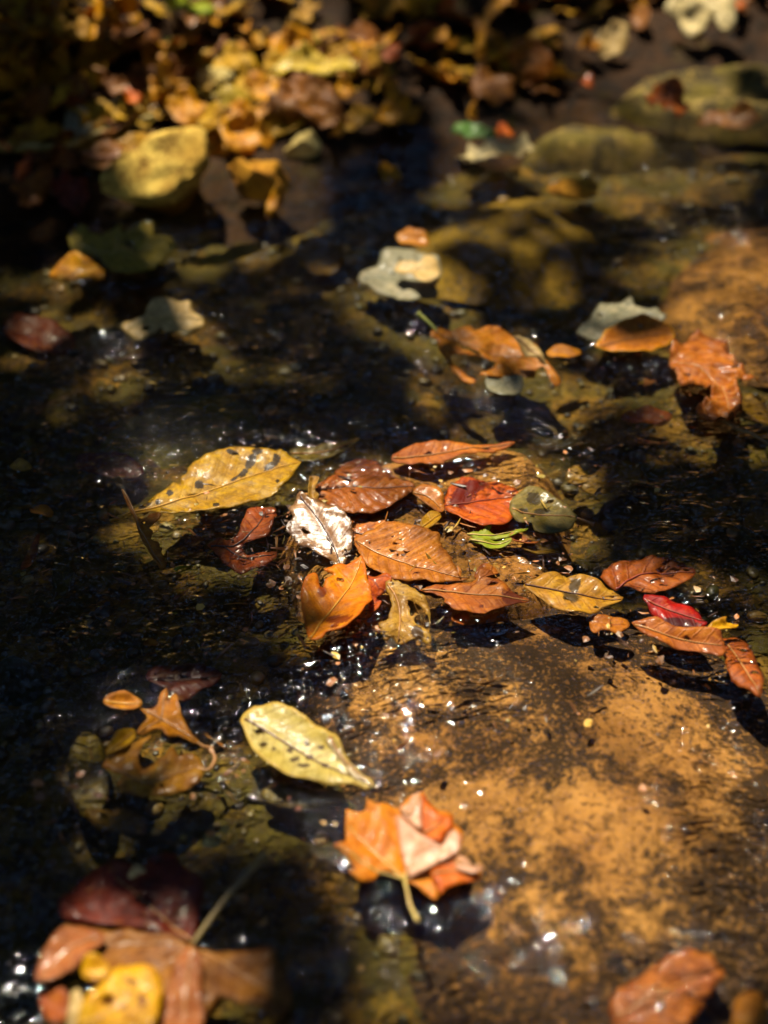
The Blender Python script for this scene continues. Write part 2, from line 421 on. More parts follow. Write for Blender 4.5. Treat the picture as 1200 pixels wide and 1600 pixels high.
xs = axis([(-40, -4, 4.0), (-4, 4, .5), (4, 40, 4.0)]); ys = axis([(-40, -4, 4.0), (-4, 6, .5), (6, 40, 4.0)])
V, F = grid(xs, ys, lambda x, y: -0.14 + 0.03 * fbm(x * .8, y * .8, 2, 31) + 0.35 * sstep(2, 9, np.abs(y - 0.6)) + 0.25 * sstep(2.5, 9, np.abs(x)))
tag(fast_mesh('ground', V, F, M_SOIL), kind='structure')
xs = axis([(-1.8, -.6, .03), (-.6, .6, .004), (.6, 1.8, .03)]); ys = axis([(-1.0, .25, .03), (.25, 1.3, .004), (1.3, 1.8, .02)])
V, F = grid(xs, ys, bed_z)
tag(fast_mesh('stream_bed', V, F, M_BED), kind='structure')
xs = axis([(-1.8, -.8, .04), (-.8, .8, .006), (.8, 1.8, .04)]); ys = axis([(1.0, 2.0, .006), (2.0, 3.4, .05)])
V, F = grid(xs, ys, bank_z)
tag(fast_mesh('far_bank', V, F, M_SOIL), kind='structure')

# water: clear surface, fresnel reflection over a see-through body
N = NT('water_surface'); tc = N.n('TexCoord')
mp = N.n('Mapping'); N.l(tc.outputs['Object'], mp.inputs['Vector']); mp.inputs['Rotation'].default_value = (0, 0, math.radians(-25)); mp.inputs['Scale'].default_value = (0.75, 1.8, 1)
ch = N.attr('chop').outputs['Fac']
r1 = N.noise(mp.outputs[0], 62, 1, .42, 1.8); r2 = N.noise(mp.outputs[0], 150, 0, .5, 1.2)
hh = N.math('ADD', N.math('MULTIPLY', r1, 1.0), N.math('MULTIPLY', r2, 0.24))
bp = N.n('Bump'); bp.inputs['Distance'].default_value = 0.0085; N.l(hh, bp.inputs['Height'])
N.l(N.math('ADD', 0.18, N.math('MULTIPLY', ch, 0.72)), bp.inputs['Strength'])
fr = N.n('Fresnel'); fr.inputs['IOR'].default_value = 1.33; N.l(bp.outputs[0], fr.inputs['Normal'])
gl = N.n('BsdfGlossy'); gl.inputs['Roughness'].default_value = 0.035; N.l(bp.outputs[0], gl.inputs['Normal']); gl.inputs['Color'].default_value = (1, 1, 1, 1)
tp = N.n('BsdfTransparent'); tp.inputs['Color'].default_value = (.94, .93, .86, 1)
mx = N.n('MixShader'); N.l(fr.outputs[0], mx.inputs[0]); N.l(tp.outputs[0], mx.inputs[1]); N.l(gl.outputs[0], mx.inputs[2]); N.l(mx.outputs[0], N.out.inputs[0])
M_WATER = N.m
xs = axis([(-1.8, -.55, .03), (-.55, .55, .0028), (.55, 1.8, .03)]); ys = axis([(-1.0, .28, .03), (.28, 1.42, .0028), (1.42, 1.8, .03)])
V, F = grid(xs, ys, waves)
tag(fast_mesh('water', V, F, M_WATER, {'chop': chop(V[:, 0], V[:, 1])}), kind='structure')

# ------------------------------------------------------------------ rocks
def slab(name, label, outline, ztop, mat, depth=0.05, rim=0.03, bump=0.006, seed=0, mask=None, step=0.006, group=None, kind='rock', strata=0.0):
    pts = catmull(outline, 8, True)
    W = at(pts, ztop)[:, :2]
    W = W + 0.006 * np.stack([fbm(W[:, 0] * 30, W[:, 1] * 30, 3, seed + 40), fbm(W[:, 0] * 30, W[:, 1] * 30, 3, seed + 60)], 1)
    W = resample(W, step)
    V, F = triangulate(W, [], step, seed)
    d = dist_poly(V, W)[0]
    x, y = V[:, 0], V[:, 1]
    z = ztop - depth * (1 - sstep(-0.3 * rim, rim, d)) ** 1.3 + bump * fbm(x * 14, y * 14, 4, seed + 3) + 0.25 * bump * fbm(x * 60, y * 60, 3, seed + 5) - 0.5 * bump
    if strata:
        q = fbm(x * 5, y * 16, 3, seed + 8) * 3; z = z + strata * (np.floor(q) + sstep(.6, 1, q - np.floor(q))) * sstep(0, rim, d)
    c = W.mean(0)
    at_ = {'mask': mask(x, y) * sstep(.0, .06, d)} if mask else None
    o = mesh_obj(name, np.stack([x - c[0], y - c[1], z - ztop], 1), F, mat, None, at_, loc=(c[0], c[1], ztop))
    return tag(o, label, kind, group)
ochre = px_field([(1050, 1130, 150, 110, 1.0), (960, 1290, 200, 110, 1.0), (600, 1060, 120, 60, .75), (760, 1230, 170, 90, .72), (820, 960, 60, 30, .8), (540, 1150, 80, 60, .75),
                  (660, 1200, 120, 70, .7), (830, 1400, 140, 60, .7), (980, 1450, 120, 60, .6), (1110, 1240, 60, 60, .8), (820, 1250, 360, 300, .46), (690, 1080, 210, 110, .6), (900, 1480, 270, 120, .48), (1080, 1400, 130, 140, .5), (1000, 1040, 160, 80, .55), (760, 1020, 100, 40, .5)])
M_OCHRE = rock_mat('#b08044', '#946632', '#1c140e', amount=0.68, scale=26, attr='mask', seed=1, speck=.8)
slab('flat_rock', 'large flat ochre rock mottled black under clear water at lower right', [(455, 1120), (480, 990), (590, 905), (760, 895), (900, 905), (1060, 960), (1190, 1040), (1280, 1180), (1320, 1320), (1290, 1470), (1180, 1610), (980, 1680), (760, 1660), (660, 1540), (600, 1420), (530, 1290), (500, 1210)],
     -0.009, M_OCHRE, depth=.020, rim=.13, bump=.005, seed=2, mask=ochre, step=.005)
M_BROWN = rock_mat('#94642e', '#a87838', '#38240f', amount=0.42, scale=40, coat=.5, seed=2, speck=.6)
slab('flat_rock', 'brown flat rock under the heap of orange leaves in the centre', [(430, 830), (470, 750), (600, 690), (760, 670), (860, 690), (900, 780), (905, 880), (860, 950), (700, 975), (560, 965), (470, 925)],
     -0.004, M_BROWN, depth=.04, rim=.03, bump=.005, seed=4, step=.005)
M_MOSS = rock_mat('#5c5018', '#4c4614', '#1c1a0c', amount=0.5, scale=34, moss='#6a6414', moss_amt=0.9, coat=.35, seed=3, speck=.7)
slab('mossy_rock', 'olive mossy rock sunk in the shade above the long yellow leaf', [(110, 670), (180, 600), (280, 572), (390, 580), (450, 640), (430, 700), (300, 722), (180, 712)], -0.014, M_MOSS, depth=.03, rim=.05, bump=.007, seed=6)
M_MOSS2 = rock_mat('#9c781c', '#7c6418', '#28200c', amount=0.5, scale=30, moss='#84681a', moss_amt=0.4, coat=.45, seed=8, speck=.5)
slab('mossy_rock', 'yellow green mossy rock below the pale rimmed leaf, upper right of centre', [(620, 350), (700, 300), (800, 270), (900, 280), (950, 340), (940, 420), (850, 455), (720, 440), (640, 410)], -0.010, M_MOSS2, depth=.025, rim=.08, bump=.006, seed=7)
M_RUST = rock_mat('#94682c', '#785020', '#24160a', amount=0.48, scale=30, coat=.55, seed=9, speck=.5)
slab('flat_rock', 'orange brown wet rock at the right edge above the crumpled leaf', [(1030, 480), (1075, 380), (1130, 325), (1260, 310), (1300, 480), (1240, 570), (1110, 550)], -0.007, M_RUST, depth=.022, rim=.08, bump=.005, seed=11)
M_LEDGE = rock_mat('#a88a44', '#84703a', '#2c2618', amount=0.55, scale=36, moss='#6a5c1c', moss_amt=0.2, coat=.3, seed=12, speck=.5)
def ledge(name, label, outline, z, seed, depth):
    return slab(name, label, outline, z, M_LEDGE, depth=depth, rim=.04, bump=.008, seed=seed, step=.006, strata=.007)
ledge('rock_ledge', 'long mossy grey green rock ledge at the far water edge, upper right', [(800, 215), (870, 165), (1000, 150), (1090, 165), (1110, 205), (1000, 225), (880, 232)], .008, 14, .05)
ledge('rock_ledge', 'olive mossy rock ledge in the top right corner under the white leaf', [(930, 130), (1010, 80), (1130, 70), (1290, 80), (1300, 150), (1180, 160), (1030, 150)], .026, 15, .05)
M_GREY = rock_mat('#4c5648', '#3c4438', '#1c1e1a', amount=0.45, scale=50, moss='#2e3318', moss_amt=.3, coat=.5, seed=13, speck=.4)
for lab, o, z, sd in [('dark teal grey stone sunk below the spotted pale leaf', [(285, 1290), (310, 1262), (350, 1258), (370, 1285), (350, 1312), (305, 1315)], -.010, 21),
                      ('dark grey stone sunk left of the ochre rock, above the spotted pale leaf', [(350, 1085), (390, 1055), (440, 1060), (450, 1090), (410, 1105), (365, 1105)], -.012, 22),
                      ('grey olive stone in the shade at the left edge', [(-30, 1010), (20, 985), (60, 1010), (55, 1045), (0, 1060), (-30, 1050)], -.010, 23)]:
    slab('sunken_stone', lab, o, z, M_GREY, depth=.03, rim=.025, bump=.004, seed=sd, kind='stone')

def boulder(name, label, c, w_px, h_px, rz, mat, seed, squash=(1, .8, .6), sink=.3, rough=.34, kind='stone', turn=0.0, lean=.38):
    """free stone: displaced sphere, broken facets; size from its width in the photograph"""
    import bmesh
    base = on_bank(c)
    D = np.linalg.norm(base - CAMP); m = D * S / LENS * 1.02
    R = w_px * m / 2
    bm = bmesh.new(); bmesh.ops.create_icosphere(bm, subdivisions=4, radius=1.0)
    V = np.array([v.co[:] for v in bm.verts]); F = [[v.index for v in f.verts] for f in bm.faces]; bm.free()
    rng = np.random.default_rng(seed)
    for k in range(16):                                  # broken faces
        n = rng.normal(size=3); n /= np.linalg.norm(n); h = rng.uniform(.5, .8)
        e = np.clip(V @ n - h, 0, None); V = V - 0.97 * e[:, None] * n
    r = 1 + rough * fbm(V[:, 0] * 1.6 + V[:, 2], V[:, 1] * 1.6 - V[:, 2] * .7, 4, seed) + .13 * fbm(V[:, 0] * 5 + V[:, 2] * 3, V[:, 1] * 5 - V[:, 2] * 2, 4, seed + 1)
    V = V * r[:, None] * np.array(squash) * R
    V = V @ np.array(Matrix.Rotation(lean, 3, 'X') @ Matrix.Rotation(turn, 3, 'Z')).T
    o = mesh_obj(name, V, F, mat, loc=tuple(base + np.array([0, 0, squash[2] * R * (1 - 2 * sink)])))
    return tag(o, label, kind)
M_YST = rock_mat('#d0b254', '#b48c34', '#6a4a14', amount=0.42, scale=30, coat=.05, seed=31, speck=.25, rough=.85)
M_YST2 = rock_mat('#c08a1c', '#a86c1a', '#4a2c08', amount=0.35, scale=34, coat=.1, seed=32, speck=.3, rough=.8)
M_CST = rock_mat('#d2bd78', '#bda35c', '#6a5528', amount=0.2, scale=40, coat=.0, seed=33, speck=.2, rough=.9)
boulder('stone', 'big pale yellow rough stone at the water edge, upper left', (262, 300), 205, 0, 0, M_YST, 41, (1.1, .6, .5), .18, turn=.3, lean=.4)
boulder('stone', 'yellow brown lumpy stone beside the big pale stone', (402, 305), 105, 0, 0, M_YST2, 42, (1, .75, .85), .2)
boulder('stone', 'small cream block of stone high on the leaf strewn bank', (330, 135), 66, 0, 0, M_CST, 43, (1, .6, .5), .2, turn=-.2)
boulder('stone', 'cream stone peeping out below the big red brown leaf', (480, 240), 70, 0, 0, M_CST, 44, (1, .7, .7), .2)
boulder('stone', 'tan wet stone breaking the surface above the yellow green rock', (890, 300), 85, 0, 0, M_YST2, 45, (1, .6, .35), .35)

# pebbles on the bed: nobody could count them
def pebbles():
    import bmesh
    bm = bmesh.new(); bmesh.ops.create_icosphere(bm, subdivisions=2, radius=1.0)
    B = np.array([v.co[:] for v in bm.verts]); BF = np.array([[v.index for v in f.verts] for f in bm.faces]); bm.free()
    n = 4200; rng = np.random.default_rng(5)
    x = rng.uniform(-.5, .5, n); y = rng.uniform(.3, 1.3, n); r = 0.0016 + 0.0045 * rng.random(n) ** 3
    VV = []; FF = []; cc = []
    zb = bed_z(x, y)
    for i in range(n):
        s = r[i] * rng.uniform(.7, 1.3, 3) * (1, 1, .6)
        a = rng.uniform(0, 6.28); R = np.array([[math.cos(a), -math.sin(a), 0], [math.sin(a), math.cos(a), 0], [0, 0, 1]])
        k = 1 + .18 * vnoise(B[:, 0] * 1.5 + i, B[:, 1] * 1.5 + B[:, 2], i % 50)
        VV.append((B * k[:, None] * s) @ R.T + (x[i], y[i], zb[i] + .3 * s[2])); FF.append(BF + i * len(B)); cc.append(np.full(len(B), rng.random()))
    N = NT('pebble_surface'); c = N.attr('tone').outputs['Fac']
    cr = N.n('ValToRGB'); N.l(c, cr.inputs[0])
    e = cr.color_ramp.elements; e[0].color = lin('#241c10'); e[1].color = lin('#8e6c2a')
    for p, h in ((.3, '#33280f'), (.5, '#45421a'), (.7, '#54401c'), (.88, '#6a6030')):
        q = e.new(p); q.color = lin(h)
    pr = N.n('BsdfPrincipled'); N.l(cr.outputs[0], pr.inputs['Base Color']); pr.inputs['Roughness'].default_value = .5; pr.inputs['Coat Weight'].default_value = .4
    N.l(pr.outputs[0], N.out.inputs[0])
    o = fast_mesh('gravel', np.concatenate(VV), np.concatenate(FF), N.m, {'tone': np.concatenate(cc)})
    tag(o, 'dark fine gravel scattered over the stream bed', 'gravel', kind='stuff')
pebbles()
# ------------------------------------------------------------------ leaves
LEAF_OUT = []
def glare_normal(P):
    v = CAMP - P; v = v / np.linalg.norm(v); h = v + np.array(SUN); return h / np.linalg.norm(h)
def leaf(name, label, outline, axis_px, mat, z=.003, tilt=(0, 0), holes=(), stains_and_shade=(), stem=None, veins=None, cup=.003, curl=.0, rib=.0006, wrinkle=.0008,
         spacing=.008, slope=.7, step=.0019, teeth=0.0, tooth=.006, group=None, cat='leaf', parts=True, edge_wave=.0012, seed=None, part_of=None, part_name='blade', base=None, smooth=4, rip=.0004, stem_mat=None, stem_r=.0011, vmat=None, stem_z=None, film=False):
    seed = seed if seed is not None else sum(ord(c) * (i + 1) for i, c in enumerate(label)) % 997
    opx = np.asarray(outline, float)
    if smooth > 1: opx = catmull(opx, smooth, True)
    c = opx.mean(0)
    if film: z = .0006
    elif .002 < z < .013: z = z * .62
    P0 = at(c, z)[0] if base is None else np.asarray(base, float)
    if tilt == 'glare': n = glare_normal(P0)
    else:
        jr = np.random.default_rng(seed); jt = jr.uniform(-3, 3, 2); n = np.array([math.sin(math.radians(tilt[0] + jt[0])), math.sin(math.radians(tilt[1] + jt[1])), 1.0]); n /= np.linalg.norm(n)
    e1 = np.array([1.0, 0, 0]) - n * n[0]; e1 /= np.linalg.norm(e1); e2 = np.cross(n, e1)
    def loc(px):
        W = on_plane(px, P0, n) - P0
        return np.stack([W @ e1, W @ e2], 1)
    O = resample(loc(opx), step)
    nrm = np.roll(O, -1, 0) - np.roll(O, 1, 0); nrm = np.stack([nrm[:, 1], -nrm[:, 0]], 1); nrm /= np.linalg.norm(nrm, axis=1)[:, None] + 1e-9
    k = np.arange(len(O)) * step
    O = O + nrm * (rip * fbm(O[:, 0] * 260, O[:, 1] * 260, 3, seed))[:, None]
    if parts and part_of is None:
        nt_ = sstep(.42, .62, vnoise(k * 70, k * 0 + .37, seed)) * (.4 + .6 * vnoise(k * 500, k * 0, seed + 1) ** 2)
        O = O - nrm * (.0030 * nt_)[:, None]
    if teeth: O = O + nrm * (teeth * (1 - (k / tooth) % 1.0))[:, None]
    H = [resample(loc(catmull(h, 3, True)), step * .8) for h in holes]
    if parts and part_of is None and not len(holes) and np.ptp(O, axis=0).max() > .045:
        hr = np.random.default_rng(seed + 5); lo_, hi_ = O.min(0), O.max(0); tries = 0
        while len(H) < 1 + seed % 2 and tries < 40:
            tries += 1; cq = lo_ + (hi_ - lo_) * hr.random(2); rad = hr.uniform(.0008, .0024)
            if not inside(cq[None], O)[0] or dist_poly(cq[None], O)[0][0] < rad * 2.2 or any(np.linalg.norm(hh_.mean(0) - cq) < .009 for hh_ in H): continue
            th = np.linspace(0, 2 * math.pi, 9, endpoint=False); rr_ = rad * hr.uniform(.3, 1.5, 9)
            H.append(np.stack([cq[0] + rr_ * np.cos(th), cq[1] + rr_ * np.sin(th) * hr.uniform(.35, .8)], 1))
    H = [h for h in H if len(h) > 3]
    V, F = triangulate(O, H, step, seed)
    AX = [loc(catmull(a, 6)) for a in ([axis_px] + list(veins or []))]
    LEN = np.linalg.norm(np.diff(AX[0], axis=0), axis=1).sum()
    def fields(q):
        best = np.full(len(q), 1e9); par = np.zeros(len(q)); side = np.zeros(len(q))
        for a in AX:
            d, p, s = dist_poly(q, a, False); m = d < best
            best[m] = d[m]; par[m] = p[m]; side[m] = s[m]
        return best, par, side
    wmax = max(fields(V)[0].max(), 1e-4)
    def height(q):
        d, p, s = fields(q)
        ed = dist_poly(q, O)[0]
        ph = (p - slope * d) / spacing + .25 * s
        t = np.clip(p / LEN, 0, 1) * 2 - 1
        puff = np.abs(np.sin(np.pi * (ph + .5))) * sstep(0, .006, d) * sstep(0, .004, ed)
        h = cup * (d / wmax) ** 2 + curl * t * t + rib * puff + 1.5 * wrinkle * fbm(q[:, 0] * 55, q[:, 1] * 55, 3, seed + 2)
        h = h + 2.0 * edge_wave * (1 - sstep(0, .010, ed)) * fbm(q[:, 0] * 90, q[:, 1] * 90, 2, seed + 3) - .0004 * (1 - sstep(0, .003, d))
        return h, d, ph, ed
    h, d, ph, ed = height(V)
    st = np.zeros(len(V))
    if not len(holes):
        for hh_ in H: st = np.maximum(st, .75 * np.exp(-dist_poly(V, hh_)[0] / .0016))
    if len(stains_and_shade):
        for (sx, sy, rx, ry, ang) in stains_and_shade:
            q = np.array([(sx, sy), (sx + rx * math.cos(math.radians(ang)), sy + rx * math.sin(math.radians(ang))), (sx - ry * math.sin(math.radians(ang)), sy + ry * math.cos(math.radians(ang)))])
            a = loc(q); M = np.stack([a[1] - a[0], a[2] - a[0]], 1)
            uv = np.linalg.solve(M, (V - a[0]).T).T
            st = np.maximum(st, 1.0 - .5 * np.hypot(uv[:, 0], uv[:, 1]) ** 1.0)
        st = np.clip(st, 0, 1)
    to3 = lambda q, hh: q[:, :1] * e1 + q[:, 1:2] * e2 + np.outer(hh, n)
    if base is None and z > -.0015 or part_of is None and base is None and z > -.0015:
        LEAF_OUT.append(((to3(O, np.zeros(len(O))) + P0)[:, :2], film))
    A = {'lp': np.concatenate([V * 100, np.zeros((len(V), 1))], 1), 'phase': ph, 'mid': d * 100, 'edge': ed * 100, 'stain_and_shade': st}
    def solid(o, t=.0004):
        m = o.modifiers.new('thickness', 'SOLIDIFY'); m.thickness = t; m.offset = -1
    if part_of is not None:
        root = part_of; off = P0 - np.array(root.location)
        b = mesh_obj(part_name, to3(V, h) + off, F, mat, root, A); solid(b)
    elif not parts:
        b = mesh_obj(name, to3(V, h), F, mat, None, A, loc=tuple(P0)); solid(b)
        root = b; off = np.zeros(3); tag(root, label, cat, group)
        return root
    else:
        root = empty(name, tuple(P0)); tag(root, label, cat, group); off = np.zeros(3)
        b = mesh_obj('blade', to3(V, h), F, mat, root, A); solid(b)
    vm = vmat or plain_mat('#6a3c18', '#8a5a28')
    for i, a in enumerate(AX):
        q = resample(a, .003, False); ins = inside(q, O)
        for hh_ in H: ins &= ~inside(q, hh_)
        q = q[ins]
        if len(q) < 4: continue
        hq = height(q)[0] + .00035
        r = np.linspace(.00075, .0003, len(q)) if i == 0 else np.linspace(.0006, .00025, len(q))
        vv, ff = tube(to3(q, hq) + off, r, 5)
        mesh_obj('midrib' if i == 0 else 'vein', vv, ff, vm, b)
    if stem is not None:
        s = catmull(stem, 6); q = loc(s)
        t = np.linspace(0, 1, len(q)); z0 = height(q[:1])[0][0]
        hz = z0 + (stem_z if stem_z is not None else -.002) * t
        vv, ff = tube(to3(q, hz) + off, np.interp(t, [0, .85, 1], [stem_r * .8, stem_r, stem_r * 1.5]), 7)
        mesh_obj('stem', vv, ff, stem_mat or vm, root)
    return root

def oval(cx, cy, a, b, ang, p=1.0, rough=0.0, seed=0, n=26, tip=.0):
    """outline of a simple leaf in photograph pixels: half length a, half width b"""
    pts = []; ca, sa = math.cos(math.radians(ang)), math.sin(math.radians(ang))
    for i in range(n):
        t = 2 * math.pi * i / n
        u = math.cos(t); v = math.sin(t) * (abs(math.sin(t)) ** (p - 1)) * (1 - tip * u)
        k = 1 + rough * float(fbm(np.array([math.cos(t) * 1.7 + seed * 3.3]), np.array([math.sin(t) * 1.7]), 3, seed)[0]) * 1.6
        x, y = a * u * k, b * v * k
        pts.append((cx + ca * x - sa * y, cy + sa * x + ca * y))
    ax = [(cx - ca * a * .95, cy - sa * a * .95), (cx, cy), (cx + ca * a * .95, cy + sa * a * .95)]
    return pts, ax
def lobed(cx, cy, a, b, ang, lobes=5, depth=.4, seed=0, teeth=.0):
    pts = []; ca, sa = math.cos(math.radians(ang)), math.sin(math.radians(ang)); n = lobes * 10
    for i in range(n):
        t = 2 * math.pi * i / n
        k = 1 - depth * (0.5 - 0.5 * math.cos(t * lobes)) ** .8 + .12 * float(vnoise(np.array([i * .9]), np.array([0.3]), seed)[0])
        x, y = a * math.cos(t) * k, b * math.sin(t) * k
        pts.append((cx + ca * x - sa * y, cy + sa * x + ca * y))
    ax = [(cx - ca * a * .7, cy - sa * a * .7), (cx, cy), (cx + ca * a * .95, cy + sa * a * .95)]
    vs_ = []
    for i in range(lobes):
        t = 2 * math.pi * i / lobes
        vs_.append([(cx, cy), (cx + ca * a * .85 * math.cos(t) - sa * b * .85 * math.sin(t), cy + sa * a * .85 * math.cos(t) + ca * b * .85 * math.sin(t))])
    return pts, ax, vs_[1:]

VTAN = plain_mat('#8a5a26', '#a87434'); VDARK = plain_mat('#3a1c0a', '#5a3014'); VRED = plain_mat('#6a2010', '#8a3a18'); VPALE = plain_mat('#b8a050', '#a08040'); VYEL = plain_mat('#b07a14', '#c89420')
M = {
 'yellow': leaf_mat('#b48c10', '#a4780f', '#1c1006', '#8c640c', spots=.2, seed=1, coat=0.19, trans=.3),
 'brown_gloss': leaf_mat('#8a4a24', '#a4602e', '#3a1a0c', '#5c2c12', seed=2, coat=0.52, rough=.25, bump=.7),
 'glare': leaf_mat('#b08458', '#8c5c30', '#3a2410', '#6a4420', seed=3, coat=1.0, rough=.3, bump=.5, crough=.38, spec=1.0),
 'orange': leaf_mat('#b86c24', '#9c5420', '#5a2008', '#7c3a12', seed=4, coat=0.28, bump=.6),
 'orange2': leaf_mat('#c07828', '#a46222', '#5a260a', '#8a4412', seed=5, coat=0.25),
 'rust': leaf_mat('#a8561c', '#8c4414', '#2a0c04', '#6a2a0c', seed=6, coat=0.33),
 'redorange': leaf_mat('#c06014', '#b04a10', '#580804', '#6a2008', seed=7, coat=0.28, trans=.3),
 'red': leaf_mat('#a81408', '#8a0c08', '#3a0604', '#7a1408', seed=8, coat=0.44, trans=.3),
 'olive': leaf_mat('#7a6a2e', '#8a7c48', '#3a2c10', '#a08040', seed=9, coat=0.44, trans=.35),
 'green': leaf_mat('#8a9a22', '#6f8a1c', '#8a7a20', '#a8a850', seed=10, coat=0.22, trans=.35),
 'yorange': leaf_mat('#e09410', '#d27c0c', '#8a3806', '#b86a0c', spots=.15, seed=11, coat=0.19, trans=.4, edge='#b8580c'),
 'tan': leaf_mat('#b08a3c', '#a27630', '#3a2208', '#8a6424', spots=.35, seed=12, coat=0.22),
 'tanyellow': leaf_mat('#b8882a', '#a4701e', '#3c2c0c', '#8a5c1c', seed=13, coat=0.30, spots=.15),
 'redbrown': leaf_mat('#904614', '#a05416', '#3a1408', '#5c1c08', seed=14, coat=0.44, spots=.3, bump=.8),
 'darkred': leaf_mat('#4e1a0c', '#62280f', '#20080a', '#7a4a20', seed=15, coat=0.39),
 'ochre': leaf_mat('#bc7e14', '#aa6a12', '#5c2a08', '#8c5410', seed=16, coat=0.17, spots=.1),
 'ochrespot': leaf_mat('#b88422', '#a86c1c', '#4c2408', '#8c5818', seed=17, coat=0.33, spots=.3),
 'smallyel': leaf_mat('#cc9a28', '#c08a20', '#6a3c0c', '#a87418', seed=18, coat=0.22),
 'palespot': leaf_mat('#ac9e62', '#a08e48', '#3a260c', '#6a5018', spots=.2, seed=19, coat=.2, edge='#a8842c', trans=.15, fine=.3),
 'maple': leaf_mat('#cc8014', '#bc6c14', '#8a3c0c', '#d0943c', seed=20, coat=.1, trans=.3),
 'maplesheen': leaf_mat('#d2a488', '#c08c68', '#94583a', '#b08458', seed=21, coat=.5, rough=.45, crough=.35, spec=.35),  # pale pink base colour paints the glare on the folded faces
 'mapleorange': leaf_mat('#d47210', '#c45c0c', '#7a2006', '#a84408', seed=22, coat=0.17, trans=.35),
 'maroon': leaf_mat('#74240e', '#5c1c0a', '#240a04', '#7a3414', seed=23, coat=.25),
 'pinkbrown': leaf_mat('#a8643c', '#92522c', '#44200e', '#b88454', seed=24, coat=.4),
 'brown': leaf_mat('#8c5a20', '#7a4818', '#341a08', '#a8743a', seed=25, coat=.12),
 'brightyel': leaf_mat('#dcae10', '#d09410', '#7a4006', '#b8860c', seed=26, coat=0.22, spots=.3, trans=.35),
 'greyleaf': leaf_mat('#9c947c', '#848068', '#3a3a28', '#8c9078', seed=27, coat=0.22, rough=.5),
 'cream': leaf_mat('#d4b880', '#c0a064', '#6a5830', '#a08c58', seed=28, coat=0.14, rough=.5),
 'paleyel': leaf_mat('#d0b440', '#b89c30', '#4c3c14', '#8c7834', seed=29, coat=0.11, rough=.55, spots=.2),
 'yelgreen': leaf_mat('#a08c38', '#84742c', '#2c2a10', '#a09848', seed=30, coat=0.17),
 'oak': leaf_mat('#b4701a', '#a4601a', '#4c2408', '#a88434', seed=31, coat=0.17, spots=.2),
 'crumple': leaf_mat('#b06420', '#96501a', '#381808', '#c08848', seed=32, coat=.25, rough=.45, bump=.6, spots=.2),
 'white': leaf_mat('#e4d4a8', '#d4c08c', '#8a8050', '#b0a878', seed=33, coat=0.06, rough=.6),
 'leafgreen': leaf_mat('#5c8a40', '#4c7434', '#3c4a1c', '#708a44', seed=34, coat=0.11),
 'litter1': leaf_mat('#b88c10', '#9c7010', '#2a1808', '#5c4010', seed=35, coat=0.06, rough=.6, spots=.3),
 'litter2': leaf_mat('#8c5410', '#6c3c0c', '#201006', '#4a2a0c', seed=36, coat=0.06, rough=.6, spots=.3),
 'litter3': leaf_mat('#d0a418', '#b48a14', '#3a2a0c', '#6a5418', seed=37, coat=0.06, rough=.6, spots=.3),
 'litter4': leaf_mat('#a8540e', '#8c3e0a', '#2c1006', '#5c280a', seed=38, coat=0.08, rough=.55, spots=.2),
 'sunkolive': leaf_mat('#6a5a14', '#57490f', '#1c1606', '#7c6a20', seed=39, coat=0.11),
 'sunkyel': leaf_mat('#8c6a1c', '#75561a', '#241806', '#a07c28', seed=40, coat=0.11, spots=.3),
 'torn': leaf_mat('#8c3c14', '#a4501a', '#2c0e06', '#5c1c0a', seed=41, coat=0.47, spots=.25, bump=.8),
 'gold': leaf_mat('#d89c10', '#c07c0c', '#3c2006', '#8c5c10', seed=42, coat=0.11, rough=.5, spots=.2),
}
# --- the heap in the centre
leaf('long_leaf', 'long yellow leaf with black slashes and spots, left of centre',
     [(180, 809), (205, 801), (225, 790), (245, 775), (262, 762), (272, 754), (282, 756), (290, 745), (298, 728), (318, 716), (345, 706), (370, 702), (395, 702), (425, 706), (448, 711), (470, 721), (462, 735), (455, 750), (440, 765), (420, 778), (395, 788), (360, 795), (320, 800), (285, 803), (245, 803), (210, 806)],
     [(184, 808), (230, 797), (290, 778), (350, 757), (410, 738), (466, 722)], M['yellow'], z=.004, stem=[(200, 804), (188, 808), (172, 812)], cup=.003, curl=.001, vmat=VYEL, stem_mat=VYEL, rib=.0003, wrinkle=.0012,
     stains_and_shade=[(392, 722, 12, 7, -50), (380, 738, 9, 5, -40), (402, 708, 8, 6, 0), (424, 728, 13, 5, -25), (432, 718, 6, 8, 20), (362, 710, 8, 4, 10), (311, 757, 8, 7, 0), (266, 771, 6, 5, 0), (247, 786, 5, 4, 0), (222, 794, 6, 5, 0), (338, 791, 6, 4, 0), (434, 756, 4, 4, 0), (366, 747, 6, 3, -30)])
leaf('beech_leaf', 'glossy brown wet leaf with ribbed sheen, right of the long yellow leaf',
     [(487, 764), (500, 752), (520, 745), (528, 728), (545, 716), (570, 713), (592, 719), (606, 733), (620, 744), (640, 752), (647, 760), (636, 774), (615, 785), (592, 796), (565, 799), (540, 796), (515, 789), (498, 780)],
     [(490, 766), (540, 760), (590, 762), (646, 758)], M['brown_gloss'], z=.006, film=True, tilt=(-3, 7), cup=-.003, rib=.0020, spacing=.009, wrinkle=.0012, teeth=.0006, vmat=VDARK)
leaf('ribbed_leaf', 'white glaring wet ribbed leaf, brightest thing in the picture',
     [(468, 770), (485, 776), (505, 785), (525, 793), (541, 803), (549, 822), (551, 845), (545, 868), (532, 884), (515, 878), (498, 868), (478, 858), (462, 846), (452, 828), (456, 808), (450, 795), (460, 785)],
     [(470, 776), (500, 815), (520, 850), (532, 882)], M['glare'], z=.006, tilt='glare', cup=.0025, rib=.0011, spacing=.0046, slope=-.8, wrinkle=.0012, edge_wave=.002, rip=.0016, vmat=VDARK, holes=[[(470, 827), (484, 832), (478, 835)]])
